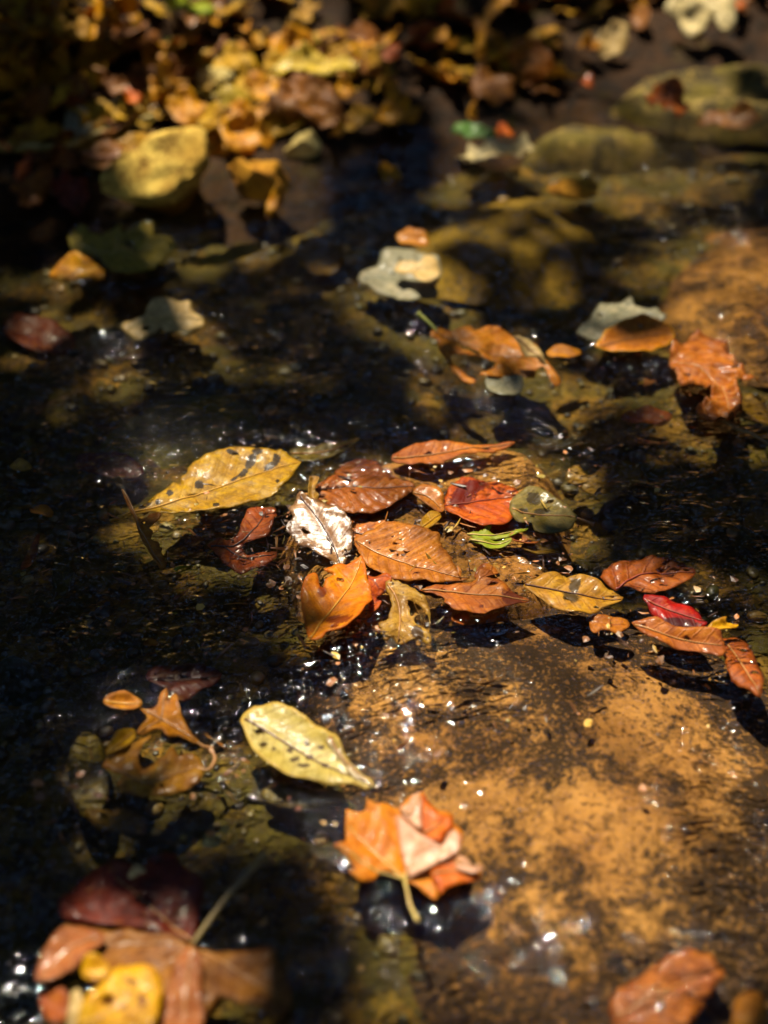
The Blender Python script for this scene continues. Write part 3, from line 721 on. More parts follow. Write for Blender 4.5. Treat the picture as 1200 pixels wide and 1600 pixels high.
o_, a_ = oval(488, 758, 10, 24, 0, 1, .15, 3)
leaf('bud_scale', 'small curled tan bud scale beside the glossy brown leaf', [(484, 746), (492, 742), (498, 747), (495, 756), (492, 765), (497, 778), (491, 786), (483, 780), (481, 766), (483, 755)], [(490, 744), (487, 765), (490, 784)], M['tan'], z=.010, tilt=(10, -10), parts=False, cup=.004, step=.0013, cat='bud')
leaf('beech_leaf', 'round backed orange leaf half under the large ribbed orange leaf',
     [(549, 822), (552, 810), (565, 803), (580, 801), (593, 808), (602, 820), (640, 835), (640, 870), (590, 880), (560, 860)], [(552, 830), (590, 842), (640, 855)], M['orange'], z=-.0012, cup=.001, rib=.0009, vmat=VDARK)
leaf('chestnut_leaf', 'large toothed orange leaf with straight ribs in the centre of the heap',
     [(552, 843), (565, 836), (590, 826), (605, 822), (630, 822), (655, 830), (680, 840), (692, 858), (702, 868), (712, 885), (722, 900), (735, 906), (690, 909), (650, 910), (615, 908), (590, 900), (572, 885), (560, 868)],
     [(553, 845), (600, 868), (650, 884), (705, 898), (733, 905)], M['orange2'], z=.008, tilt=(2, 5), film=True, cup=.004, curl=.001, rib=.0018, spacing=.0075, slope=.6, wrinkle=.001, teeth=.0009, tooth=.0075, vmat=VTAN)
leaf('small_leaf', 'tiny oval yellow leaf above the large ribbed orange leaf', *oval(673, 814, 20, 12, -38, 1.2, .03, 2), M['smallyel'], z=.004, tilt=(0, -4), cup=.002, vmat=VYEL, step=.0014)
leaf('leaf_fragment', 'small orange leaf fragment left of the red folded leaf', [(643, 768), (655, 762), (672, 763), (685, 770), (690, 785), (688, 798), (672, 792), (656, 781)], [(645, 770), (668, 776), (688, 792)], M['orange2'], z=.005, cup=.002, vmat=VTAN)
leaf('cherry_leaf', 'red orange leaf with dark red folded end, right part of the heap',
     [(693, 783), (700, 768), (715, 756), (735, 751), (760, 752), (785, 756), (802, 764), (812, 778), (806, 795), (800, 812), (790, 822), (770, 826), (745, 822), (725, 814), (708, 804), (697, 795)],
     [(695, 790), (735, 785), (775, 778), (810, 775)], M['redorange'], z=.007, film=True, tilt=(0, 4), cup=.003, rib=.0008, spacing=.009, vmat=VRED, stains_and_shade=[(722, 778, 24, 15, -35), (742, 762, 22, 9, -10)])  # shade of the dark fold is painted as a dark red patch
leaf('dull_leaf', 'dull olive translucent leaf with dark blotches and long thin stem, beside red orange leaf',
     [(796, 800), (800, 785), (815, 772), (832, 768), (852, 772), (872, 784), (893, 802), (896, 812), (890, 828), (875, 836), (855, 837), (835, 833), (830, 820), (815, 818), (802, 812)],
     [(800, 800), (840, 805), (894, 808)], M['olive'], z=.005, film=True, stem=[(892, 807), (910, 811), (928, 816)], cup=.003, curl=.002, rib=.0004, vmat=VTAN, stains_and_shade=[(834, 782, 12, 8, 0), (818, 800, 7, 4, 0), (846, 800, 14, 5, -5)])
leaf('green_leaf', 'narrow light green leaf under the red orange leaf', [(729, 833), (742, 828), (758, 829), (762, 820), (768, 830), (785, 833), (805, 830), (826, 823), (815, 833), (798, 838), (770, 841), (745, 838)], [(730, 833), (770, 834), (822, 825)], M['green'], z=.005, tilt=(0, -5), cup=.002, vmat=VPALE, step=.0015)
leaf('green_leaf', 'yellow green leaf scrap just below the narrow green leaf', [(733, 843), (752, 841), (775, 843), (798, 841), (798, 848), (785, 854), (765, 855), (748, 850)], [(735, 844), (765, 848), (796, 845)], M['green'], z=.003, tilt=(0, -5), cup=.001, vmat=VPALE, step=.0015)
leaf('leaf_fragment', 'thin salmon leaf scrap right of the yellow green scrap', [(796, 838), (810, 836), (830, 843), (842, 846), (830, 850), (808, 848)], [(798, 840), (838, 846)], M['orange'], z=.003, parts=False, step=.0015)
leaf('long_leaf', 'narrow orange brown leaf lying across the water above the heap',
     [(612, 716), (622, 706), (645, 697), (675, 693), (710, 692), (745, 694), (780, 692), (805, 691), (790, 700), (765, 704), (740, 708), (715, 716), (690, 724), (660, 727), (630, 725)],
     [(614, 717), (670, 711), (730, 702), (802, 693)], M['orange'], z=.004, tilt=(0, -3), cup=.002, rib=.0004, vmat=VTAN)
leaf('sunken_leaf', 'dim olive leaf under water between the yellow and glossy brown leaves', [(452, 704), (490, 697), (530, 690), (562, 684), (548, 700), (520, 715), (485, 724), (455, 716)], [(455, 710), (510, 705), (558, 687)], M['sunkolive'], z=-.003, cup=.001, vmat=VTAN)
leaf('oval_leaf', 'smooth orange leaf with dark shaded corner below the large ribbed leaf',
     [(656, 920), (672, 917), (690, 913), (720, 911), (742, 908), (748, 896), (768, 898), (785, 910), (800, 922), (815, 932), (828, 938), (800, 946), (775, 955), (750, 960), (725, 958), (705, 950), (700, 938), (690, 928), (672, 923)],
     [(660, 920), (720, 925), (780, 932), (826, 938)], M['orange'], z=.006, tilt=(2, 3), cup=.003, rib=.0004, wrinkle=.001, vmat=VTAN, stains_and_shade=[(800, 935, 18, 13, 10), (752, 949, 4, 3, 0)])  # dark shade on the right corner is painted into the colour
leaf('leaf_fragment', 'pointed orange leaf scrap behind the smooth orange leaf', [(742, 902), (746, 890), (760, 886), (775, 890), (778, 900), (765, 906)], [(744, 900), (775, 893)], M['orange'], z=.002, parts=False)
leaf('curled_leaf', 'bright yellow orange cupped leaf with torn notch, front of the heap',
     [(471, 940), (475, 925), (486, 912), (496, 908), (500, 922), (506, 925), (510, 912), (522, 903), (507, 900), (525, 891), (545, 887), (560, 880), (567, 878), (572, 895), (576, 920), (577, 942), (570, 962), (560, 978), (545, 986), (528, 991), (512, 993), (505, 1002), (490, 1007), (482, 1000), (476, 975)],
     [(486, 1004), (505, 970), (525, 945), (548, 915), (565, 881)], M['yorange'], z=.009, tilt=(-4, 2), cup=.008, curl=.003, rib=.0009, spacing=.011, wrinkle=.0012, vmat=VYEL, stains_and_shade=[(530, 972, 22, 9, 10), (504, 930, 7, 8, 0)])
leaf('leaf_fragment', 'dark red orange leaf scraps wedged behind the yellow orange cupped leaf', [(572, 900), (585, 905), (605, 903), (612, 915), (600, 925), (588, 932), (596, 938), (590, 952), (578, 958), (574, 930)], [(576, 905), (592, 922), (580, 955)], M['redorange'], z=.003, parts=False, cup=.003, wrinkle=.002)
leaf('torn_leaf', 'tan torn leaf with large holes at the front of the heap',
     [(603, 908), (622, 910), (640, 916), (655, 928), (668, 945), (674, 965), (672, 985), (668, 1005), (655, 998), (640, 1002), (622, 1003), (612, 992), (602, 1000), (595, 985), (592, 972), (604, 968), (612, 952), (610, 935)],
     [(606, 910), (622, 940), (625, 970), (622, 1000)], M['tan'], z=.005, tilt=(0, -6), cup=.002, rib=.0006, wrinkle=.0015, edge_wave=.002, rip=.0012, vmat=VTAN, stains_and_shade=[(652, 990, 14, 9, 60)], holes=[[(634, 937), (646, 940), (664, 955), (662, 962), (645, 955)], [(650, 962), (668, 962), (670, 985), (658, 980), (648, 972)], [(640, 950), (648, 958), (642, 962)]])
leaf('leaf_fragment', 'small orange leaf scrap in the shadow under the smooth orange leaf', [(706, 962), (722, 960), (735, 966), (728, 972), (722, 978), (708, 974)], [(708, 965), (730, 970)], M['orange'], z=-.001, parts=False)
leaf('torn_leaf', 'wet red brown torn leaf below the long yellow leaf',
     [(327, 855), (345, 847), (368, 840), (378, 820), (385, 802), (395, 794), (412, 792), (430, 794), (428, 812), (424, 832), (415, 842), (385, 847), (378, 855), (385, 864), (410, 866), (430, 866), (420, 878), (400, 886), (380, 893), (360, 888), (345, 876), (335, 864)],
     [(330, 857), (370, 850), (400, 825), (415, 798)], M['torn'], z=.003, film=True, tilt=(0, 2), cup=.002, rib=.0008, wrinkle=.002, veins=[[(350, 855), (385, 870), (425, 868)]], vmat=VDARK, rip=.001)
leaf('oak_leaf', 'small twisted orange oak leaf crossing the tip of the yellow leaf', [(190, 766), (196, 774), (206, 786), (212, 800), (222, 812), (244, 808), (248, 814), (232, 825), (240, 833), (236, 844), (248, 848), (250, 862), (256, 885), (248, 886), (238, 868), (226, 852), (218, 838), (212, 815), (204, 795), (194, 778)], [(191, 768), (208, 792), (218, 825), (232, 850), (253, 884)], M['oak'], z=.008, tilt=(6, -4), cup=.002, vmat=VTAN, step=.0015, smooth=3)
leaf('leaf_fragment', 'thin green leaf blade in dark water left of the torn red brown leaf', [(270, 893), (285, 884), (300, 880), (298, 886), (282, 896)], [(272, 893), (298, 882)], M['green'], z=.001, parts=False, step=.0015)
# --- right of the heap
leaf('elm_leaf', 'tan yellow leaf with dark wet hollow in its middle',
     [(818, 914), (835, 906), (850, 899), (868, 897), (885, 902), (893, 900), (915, 902), (935, 911), (950, 922), (972, 938), (955, 947), (935, 955), (915, 961), (895, 963), (875, 957), (855, 945), (835, 930)],
     [(820, 913), (870, 922), (920, 932), (970, 938)], M['tanyellow'], z=.004, film=True, tilt=(0, -2), cup=.004, rib=.0008, spacing=.009, vmat=VDARK, stains_and_shade=[(898, 915, 9, 12, 0), (892, 933, 14, 9, 30)])
leaf('oak_leaf', 'bumpy orange brown leaf topmost of the right hand group',
     [(942, 912), (945, 898), (955, 886), (970, 879), (990, 875), (1010, 873), (1035, 872), (1055, 876), (1075, 882), (1087, 893), (1078, 908), (1062, 915), (1045, 922), (1025, 930), (1012, 926), (990, 919), (972, 918), (962, 926)],
     [(962, 924), (995, 900), (1035, 893), (1084, 893)], M['redbrown'], z=.005, film=True, tilt=(0, -3), cup=.003, rib=.0015, spacing=.011, wrinkle=.0022, vmat=VRED)
leaf('red_leaf', 'bright red wet leaf between the orange leaves on the right', [(1008, 936), (1020, 932), (1045, 935), (1070, 942), (1090, 954), (1098, 968), (1105, 978), (1085, 984), (1060, 985), (1040, 975), (1020, 960)], [(1010, 938), (1050, 955), (1100, 972)], M['red'], z=.002, tilt=(0, -6), cup=-.002, rib=.0006, vmat=VRED, stains_and_shade=[(1065, 975, 30, 9, 8)])
leaf('long_leaf', 'long curved orange leaf below the bright red leaf', [(991, 972), (1000, 968), (1022, 966), (1036, 972), (1052, 980), (1070, 984), (1095, 985), (1115, 987), (1126, 992), (1128, 1010), (1125, 1027), (1100, 1022), (1070, 1017), (1040, 1010), (1015, 997), (1000, 986)], [(993, 974), (1040, 992), (1085, 1003), (1126, 1010)], M['orange'], z=.006, tilt=(0, -8), cup=.003, rib=.0005, vmat=VTAN)
leaf('oval_leaf', 'wet orange red leaf with pale sheen pointing down at the right edge', [(1127, 996), (1140, 993), (1155, 996), (1170, 1008), (1178, 1022), (1188, 1035), (1194, 1055), (1192, 1075), (1187, 1086), (1170, 1076), (1155, 1064), (1140, 1052), (1132, 1030)], [(1128, 998), (1150, 1025), (1187, 1082)], M['rust'], z=.004, tilt=(-4, 6), film=True, cup=-.003, rib=.0006, vmat=VTAN)
leaf('small_leaf', 'tiny bright yellow jagged leaf scrap beside the long curved orange leaf', [(1103, 981), (1115, 972), (1128, 970), (1135, 969), (1134, 974), (1154, 975), (1150, 981), (1135, 983), (1128, 987), (1115, 984)], [(1105, 981), (1150, 977)], M['brightyel'], z=.009, tilt=(0, -8), parts=False, step=.0014, smooth=2)
leaf('sunken_leaf', 'orange leaf scrap lying on rock under the tan yellow leaf', [(922, 965), (935, 962), (955, 965), (975, 966), (985, 975), (975, 985), (962, 992), (945, 985), (930, 990), (922, 982)], [(924, 970), (955, 976), (982, 974)], M['orange2'], z=-.003, cup=.001, parts=False, rip=.001)
leaf('sunken_leaf', 'blurred yellow brown leaf lying on the bed right of the sparkles', [(885, 735), (905, 728), (920, 745), (940, 730), (970, 722), (1000, 728), (1005, 750), (985, 765), (955, 772), (925, 775), (905, 760), (890, 755)], [(890, 745), (940, 752), (1000, 742)], M['sunkyel'], z=-.008, cup=.002, parts=False)
leaf('sunken_leaf', 'blurred ochre leaf cut by the right edge, level with the heap', [(1160, 815), (1185, 795), (1215, 780), (1225, 830), (1200, 835), (1175, 830)], [(1162, 818), (1215, 800)], M['sunkyel'], z=-.006, parts=False)
leaf('sunken_leaf', 'ochre leaf scrap under water below the dull olive leaf', [(815, 852), (840, 848), (870, 850), (878, 862), (850, 868), (825, 866)], [(817, 856), (875, 858)], M['sunkyel'], z=-.002, parts=False)
# --- lower left
leaf('beech_leaf', 'dark red brown wet leaf in the shade at left, above the ochre oak leaf', [(228, 1060), (240, 1042), (260, 1035), (285, 1033), (310, 1037), (330, 1044), (347, 1055), (330, 1070), (310, 1080), (290, 1090), (270, 1090), (262, 1076), (245, 1070)], [(232, 1060), (285, 1062), (343, 1055)], M['darkred'], z=.002, film=True, cup=-.002, rib=.001, spacing=.006, vmat=VDARK)
leaf('small_leaf', 'small oval ochre leaf left of the ochre oak leaf', *oval(192, 1097, 30, 13, 2, 1.0, .02, 5), M['ochre'], z=.005, tilt=(0, -5), cup=.002, vmat=VYEL)
leaf('oak_leaf', 'ochre lobed oak leaf pointing down right at left', [(220, 1106), (232, 1108), (245, 1104), (252, 1085), (260, 1072), (263, 1088), (262, 1098), (270, 1086), (277, 1090), (280, 1108), (288, 1128), (300, 1148), (312, 1162), (290, 1158), (278, 1152), (262, 1157), (252, 1145), (240, 1142), (215, 1146), (218, 1136), (230, 1126), (226, 1115)], [(224, 1108), (250, 1122), (280, 1140), (311, 1161)], M['ochre'], z=.007, tilt=(4, -4), cup=.004, wrinkle=.0015, veins=[[(252, 1123), (258, 1076)], [(250, 1125), (220, 1142)]], vmat=VTAN, smooth=3, stem=[(308, 1160), (320, 1166), (332, 1165)])
leaf('small_leaf', 'small bright yellow leaf lying on the torn ochre leaf', [(166, 1180), (172, 1162), (182, 1146), (196, 1138), (210, 1138), (211, 1150), (202, 1164), (188, 1172)], [(168, 1178), (190, 1158), (209, 1140)], M['brightyel'], z=.010, tilt=(4, -5), cup=.002, vmat=VYEL)
leaf('torn_leaf', 'ochre torn leaf with pale wet lobe and hole, left lower part', [(161, 1198), (166, 1182), (188, 1172), (206, 1166), (232, 1158), (238, 1158), (228, 1168), (216, 1182), (222, 1200), (240, 1192), (258, 1182), (268, 1170), (275, 1175), (280, 1182), (298, 1178), (313, 1186), (314, 1204), (306, 1218), (290, 1232), (270, 1240), (245, 1244), (222, 1244), (200, 1238), (182, 1226), (192, 1212), (180, 1208)], [(165, 1195), (200, 1212), (240, 1220), (310, 1192)], M['ochrespot'], z=.006, tilt=(-2, -3), cup=.004, wrinkle=.002, rib=.0008, vmat=VTAN, smooth=3, holes=[[(250, 1222), (258, 1228), (252, 1230)]], stem=[(306, 1195), (325, 1198), (335, 1180), (328, 1165)])
leaf('sunken_leaf', 'olive yellow leaf glowing under water at left', [(112, 1170), (135, 1145), (160, 1160), (165, 1200), (170, 1230), (160, 1265), (130, 1275), (112, 1240), (105, 1200)], [(115, 1260), (138, 1205), (140, 1150)], M['sunkolive'], z=-.010, cup=.002, parts=False)
leaf('oval_leaf', 'pale yellow leaf covered in dark specks with white sheen at the tip',
     [(381, 1125), (390, 1116), (405, 1109), (425, 1106), (440, 1107), (458, 1115), (475, 1126), (492, 1138), (512, 1148), (528, 1160), (538, 1178), (548, 1192), (562, 1208), (582, 1229), (560, 1229), (530, 1228), (500, 1227), (470, 1221), (445, 1214), (420, 1200), (400, 1182), (388, 1160), (382, 1140)],
     [(383, 1127), (420, 1146), (460, 1170), (510, 1198), (578, 1227)], M['palespot'], z=.009, tilt=(-2, 1), cup=.004, curl=.002, rib=.0004, vmat=VDARK, stains_and_shade=[(453, 1173, 6, 6, 0), (480, 1164, 6, 4, 40), (475, 1198, 12, 4, 0), (484, 1184, 7, 5, 0), (502, 1170, 5, 4, 0), (428, 1172, 4, 4, 0), (408, 1169, 3, 3, 0), (460, 1188, 9, 4, -20), (508, 1197, 9, 4, 20)])
leaf('folded_edge', 'x', [(512, 1148), (522, 1150), (530, 1160), (536, 1178), (545, 1192), (560, 1206), (582, 1229), (566, 1228), (548, 1212), (540, 1200), (528, 1185), (518, 1170), (511, 1160)], [(516, 1152), (535, 1185), (575, 1226)], leaf_mat('#c8b898', '#b8a478', '#6a5430', '#a08850', seed=51, coat=1.0, rough=.25), tilt='glare', base=at((545, 1190), .0088)[0], part_of=bpy.data.objects['oval_leaf.002'] if 'oval_leaf.002' in bpy.data.objects else None, part_name='folded_edge', cup=.0005, rib=0)  # paler cream colour paints the white sheen at the tip
# maple in the lower middle
mp_ = leaf('maple_leaf', 'orange maple leaf with pale folded lobes floating at lower middle',
     [(628, 1375), (612, 1362), (592, 1362), (585, 1374), (562, 1376), (545, 1362), (555, 1356), (535, 1330), (519, 1317), (540, 1312), (540, 1266), (560, 1272), (572, 1268), (573, 1253), (588, 1260), (608, 1258), (622, 1265), (640, 1245), (660, 1236), (668, 1252), (685, 1270), (708, 1274), (706, 1290), (722, 1300), (722, 1318), (712, 1335), (725, 1345), (752, 1352), (752, 1368), (720, 1376), (700, 1380), (688, 1395), (680, 1408), (668, 1398), (650, 1382)],
     [(632, 1374), (640, 1330), (648, 1285), (656, 1242)], M['maple'], z=.007, tilt=(2, 0), cup=.002, wrinkle=.0014, rib=.0008, veins=[[(632, 1374), (590, 1335), (545, 1290)], [(632, 1374), (580, 1355), (525, 1318)], [(632, 1374), (680, 1340), (718, 1310)], [(634, 1374), (690, 1365), (748, 1360)]], vmat=VPALE, stem=[(632, 1374), (636, 1395), (641, 1420), (652, 1446)], stem_mat=VPALE, stem_r=.0010, smooth=1, stem_z=.004)
b_ = np.array(mp_.location)
for nm, ol, ax_, mt, tl, zz in [
    ('folded_lobe', [(636, 1372), (628, 1340), (622, 1300), (618, 1276), (628, 1277), (645, 1292), (665, 1308), (690, 1322), (700, 1300), (712, 1296), (721, 1308), (718, 1328), (705, 1340), (680, 1352), (655, 1364)], [(636, 1370), (650, 1330), (690, 1326)], 'maplesheen', 'glare', .0085),
    ('folded_lobe', [(623, 1262), (638, 1256), (642, 1243), (655, 1234), (659, 1250), (658, 1275), (660, 1298), (645, 1290), (630, 1275)], [(626, 1264), (642, 1272), (656, 1240)], 'maplesheen', 'glare', .0080),
    ('orange_lobe', [(660, 1300), (658, 1270), (660, 1238), (672, 1255), (688, 1272), (708, 1276), (708, 1292), (696, 1300), (690, 1318), (672, 1312)], [(662, 1300), (690, 1285)], 'mapleorange', (-1, 0), .0072),
    ('orange_lobe', [(672, 1362), (695, 1345), (712, 1338), (722, 1352), (750, 1364), (752, 1372), (722, 1378), (700, 1384), (688, 1398), (680, 1380)], [(676, 1364), (712, 1360), (748, 1370)], 'mapleorange', (1, 0), .0072),
    ('folded_lobe', [(708, 1346), (718, 1336), (730, 1344), (738, 1354), (752, 1350), (756, 1356), (742, 1366), (728, 1364), (714, 1358)], [(712, 1346), (750, 1356)], 'maplesheen', 'glare', .0085)]:
    leaf(nm, nm + str(zz), ol, ax_, M[mt], tilt=tl, base=at(np.mean(ol, 0), zz)[0], part_of=mp_, part_name=nm, cup=.0008, wrinkle=.0008, edge_wave=.0006, rib=.0003, vmat=VTAN, smooth=1)
# large maple cut by the bottom edge
bm_ = leaf('maple_leaf', 'large brown and maroon maple leaf with thick stem in the bottom left corner',
     [(300, 1476), (270, 1460), (235, 1462), (200, 1452), (170, 1455), (140, 1446), (100, 1450), (80, 1472), (62, 1505), (56, 1534), (85, 1530), (115, 1522), (140, 1540), (170, 1560), (200, 1640), (260, 1640), (300, 1630), (320, 1600), (345, 1560), (380, 1575), (410, 1580), (430, 1600), (455, 1575), (448, 1520), (432, 1508), (432, 1488), (400, 1486), (360, 1488), (330, 1484)],
     [(302, 1474), (300, 1520), (285, 1580), (270, 1636)], M['brown'], z=.006, tilt=(0, 0), cup=.003, curl=.001, wrinkle=.002, rib=.0012, step=.003, veins=[[(302, 1474), (230, 1472), (150, 1480), (70, 1520)], [(302, 1474), (360, 1510), (440, 1560)], [(302, 1476), (240, 1520), (190, 1600)]], vmat=VTAN,
     stem=[(300, 1474), (325, 1445), (360, 1405), (395, 1372), (420, 1355)], stem_mat=plain_mat('#7a6428', '#5c4818'), stem_r=.0019, stem_z=.012, smooth=2)
for nm, ol, ax_, mt, tl, zz in [
    ('maroon_lobe', [(300, 1474), (270, 1460), (200, 1452), (140, 1446), (100, 1440), (92, 1410), (115, 1385), (140, 1360), (175, 1345), (215, 1350), (240, 1335), (268, 1330), (280, 1350), (300, 1365), (320, 1380), (310, 1430)], [(300, 1472), (240, 1420), (180, 1370)], 'maroon', (0, 0), .0005),
    ('pink_lobe', [(140, 1447), (100, 1451), (80, 1472), (62, 1505), (56, 1534), (85, 1531), (115, 1520), (130, 1500), (150, 1480), (165, 1460)], [(160, 1455), (110, 1480), (62, 1528)], 'pinkbrown', (-2, 2), .009),
    ('middle_lobe', [(300, 1476), (315, 1500), (318, 1550), (312, 1640), (252, 1640), (256, 1580), (268, 1520), (282, 1490)], [(300, 1478), (292, 1540), (282, 1636)], 'pinkbrown', (2, 0), .010)]:
    leaf(nm, nm + str(zz), ol, ax_, M[mt], tilt=tl, base=at(np.mean(ol, 0), zz)[0], part_of=bm_, part_name=nm, cup=.0015, wrinkle=.002, rib=.001, step=.003, vmat=VTAN, smooth=2)
leaf('yellow_leaf', 'bright yellow and orange blotched leaf lying on the large maple leaf', [(128, 1570), (150, 1548), (170, 1530), (195, 1515), (220, 1510), (245, 1520), (256, 1545), (250, 1570), (240, 1600), (200, 1640), (120, 1640)], [(130, 1600), (190, 1570), (250, 1535)], M['brightyel'], z=.0165, tilt=(0, -3), cup=.003, step=.003, vmat=VYEL, stains_and_shade=[(222, 1563, 9, 12, 0), (190, 1573, 8, 6, 0), (205, 1535, 12, 6, 20)])
leaf('small_leaf', 'small plain yellow leaf above the blotched yellow leaf', [(126, 1520), (132, 1502), (148, 1496), (165, 1505), (176, 1522), (160, 1531), (140, 1532)], [(128, 1520), (172, 1520)], M['brightyel'], z=.019, parts=False, step=.003)
leaf('leaf_fragment', 'orange leaf piece at the bottom left edge under the maple leaf', [(62, 1550), (85, 1540), (108, 1556), (110, 1580), (95, 1605), (70, 1590)], [(66, 1555), (100, 1590)], M['rust'], z=.006, parts=False, step=.003)
leaf('leaf_fragment', 'pale cream leaf stalk piece left of the blotched yellow leaf', [(105, 1640), (106, 1580), (112, 1548), (124, 1545), (128, 1570), (120, 1640)], [(116, 1550), (112, 1636)], M['cream'], z=.014, parts=False, step=.003)
leaf('leaf_fragment', 'tiny pale green leaf scrap on the maroon lobe', *oval(214, 1363, 14, 8, -20, 1, .15, 4), M['greyleaf'], z=.014, parts=False, step=.002)
leaf('sunken_leaf', 'brown orange wet leaf with white glints at the bottom right', [(950, 1570), (985, 1540), (1020, 1510), (1060, 1490), (1095, 1488), (1128, 1515), (1115, 1545), (1090, 1575), (1060, 1610), (1010, 1630), (960, 1600)], [(955, 1590), (1040, 1550), (1120, 1512)], leaf_mat('#a4602a', '#8c4a20', '#3a1a0a', '#6a3414', seed=61, spots=.3), z=-.006, cup=.001, rib=.001, wrinkle=.002, step=.003, vmat=VTAN, rip=.003)
leaf('leaf_fragment', 'ochre yellow leaf cut by the bottom edge in the right corner', [(1145, 1585), (1150, 1562), (1175, 1550), (1195, 1562), (1200, 1600), (1170, 1630), (1145, 1615)], [(1150, 1590), (1195, 1580)], M['ochre'], z=.003, parts=False, step=.003)
# --- upper half, going out of focus
leaf('oak_leaf', 'torn ochre oak leaf with light green stalk floating above centre',
     [(676, 518), (690, 517), (705, 520), (722, 517), (735, 514), (740, 522), (758, 515), (780, 516), (800, 522), (820, 530), (838, 538), (848, 555), (858, 572), (872, 590), (876, 600), (866, 608), (855, 592), (848, 575), (838, 580), (836, 588), (820, 592), (815, 585), (800, 590), (780, 592), (758, 590), (748, 586), (768, 576), (775, 565), (762, 562), (745, 555), (735, 560), (715, 558), (702, 560), (712, 575), (728, 588), (742, 600), (740, 608), (722, 598), (705, 580), (698, 565), (684, 552), (688, 538), (672, 528)],
     [(678, 522), (730, 540), (790, 556), (845, 568), (870, 602)], M['oak'], z=.009, tilt=(2, -8), cup=.003, curl=.004, wrinkle=.003, step=.0024, stem=[(682, 522), (668, 511), (652, 500)], stem_mat=plain_mat('#8a8a28', '#747a20'), stem_r=.0016, vmat=VTAN, smooth=2, stem_z=.004, holes=[[(708, 538), (740, 548), (752, 556), (725, 549)]])
leaf('curled_tip', 'pale', [(800, 524), (820, 529), (838, 540), (848, 556), (856, 570), (840, 560), (822, 556), (812, 540)], [(804, 526), (852, 566)], M['cream'], tilt=(6, -16), base=at((830, 548), .020)[0], part_of=bpy.data.objects['oak_leaf.003'] if 'oak_leaf.003' in bpy.data.objects else None, part_name='curled_tip', step=.0024, cup=.001, vmat=VTAN, smooth=2)
leaf('small_leaf', 'small ochre leaf right of the torn oak leaf', [(854, 555), (862, 545), (880, 542), (895, 546), (908, 547), (905, 556), (888, 561), (868, 562)], [(856, 555), (906, 550)], M['ochre'], z=.006, tilt=(0, -4), parts=False, step=.0024)
leaf('grey_leaf', 'pale grey green leaf scrap under the torn oak leaf', [(757, 595), (770, 588), (795, 590), (815, 590), (818, 605), (808, 618), (785, 622), (765, 612)], [(760, 600), (812, 606)], M['greyleaf'], z=.003, tilt=(0, -4), parts=False, step=.0024)
leaf('oval_leaf', 'smooth orange oval leaf with yellow rim resting on a grey green leaf', [(930, 541), (945, 522), (965, 507), (985, 500), (1010, 498), (1035, 504), (1052, 516), (1054, 528), (1040, 540), (1022, 550), (1000, 554), (975, 552), (950, 546)], [(934, 541), (990, 528), (1052, 520)], leaf_mat('#b8700c', '#a4600c', '#6a2c06', '#8c4c0c', seed=52, coat=0.25, edge='#c89010'), z=.011, tilt=(0, -6), cup=.004, rib=.0002, wrinkle=.0006, step=.0024, vmat=VTAN, stem=[(1048, 522), (1056, 518)])
leaf('grey_leaf', 'grey green jagged leaf partly under the smooth orange oval leaf', [(900, 520), (910, 508), (922, 498), (930, 485), (938, 472), (955, 470), (972, 472), (985, 462), (992, 475), (1010, 482), (1032, 492), (1040, 505), (1000, 520), (960, 525), (935, 532), (915, 528)], [(905, 520), (950, 498), (990, 468)], M['greyleaf'], z=.004, tilt=(0, -4), cup=.003, wrinkle=.002, step=.0024, smooth=2, vmat=plain_mat('#8a8a6a', '#70745a'))
leaf('crumpled_leaf', 'crumpled wet orange leaf glinting near the right edge', [(1046, 560), (1050, 545), (1068, 530), (1090, 524), (1112, 520), (1130, 522), (1140, 535), (1152, 555), (1165, 575), (1185, 598), (1168, 592), (1150, 590), (1155, 610), (1160, 630), (1150, 650), (1130, 660), (1105, 655), (1085, 645), (1098, 635), (1110, 625), (1105, 605), (1080, 605), (1060, 592), (1050, 575)], [(1056, 570), (1090, 575), (1125, 600), (1140, 640)], M['crumple'], z=.009, tilt=(-2, 3), cup=-.003, wrinkle=.0035, rib=.0015, step=.0022, vmat=VTAN, edge_wave=.006, smooth=2)
leaf('grey_leaf', 'grey green wet leaf in dark water above centre', [(560, 430), (572, 420), (590, 415), (595, 398), (615, 392), (640, 392), (665, 398), (685, 405), (690, 430), (680, 445), (685, 462), (660, 468), (625, 470), (595, 462), (575, 448)], [(565, 432), (620, 435), (682, 430)], M['greyleaf'], z=.004, tilt=(0, -5), cup=.003, wrinkle=.002, step=.003, smooth=2, vmat=plain_mat('#8a8a6a', '#70745a'))
leaf('leaf_fragment', 'cream leaf piece lying on the grey green leaf above centre', [(616, 420), (625, 408), (640, 410), (655, 412), (665, 402), (680, 405), (688, 422), (685, 435), (668, 443), (652, 440), (640, 428), (625, 428)], [(618, 418), (650, 424), (686, 420)], M['cream'], z=.013, tilt=(0, -8), parts=False, step=.003)
leaf('leaf_fragment', 'small glowing orange leaf above the grey green leaf', *oval(645, 375, 28, 13, 14, 1, .15, 6), M['ochre'], z=.006, tilt=(0, -8), parts=False, step=.003)
leaf('lobed_leaf', 'pale two tone lobed leaf alone in dark water at left', [(192, 512), (205, 500), (225, 495), (232, 478), (250, 468), (270, 470), (285, 474), (298, 475), (302, 490), (316, 495), (318, 508), (305, 518), (285, 520), (265, 518), (250, 508), (238, 518), (222, 528), (205, 526)], [(198, 516), (240, 500), (315, 498)], M['cream'], z=.006, tilt=(0, -4), cup=.002, wrinkle=.002, step=.003, vmat=VPALE, holes=[[(222, 512), (236, 509), (228, 518)]])
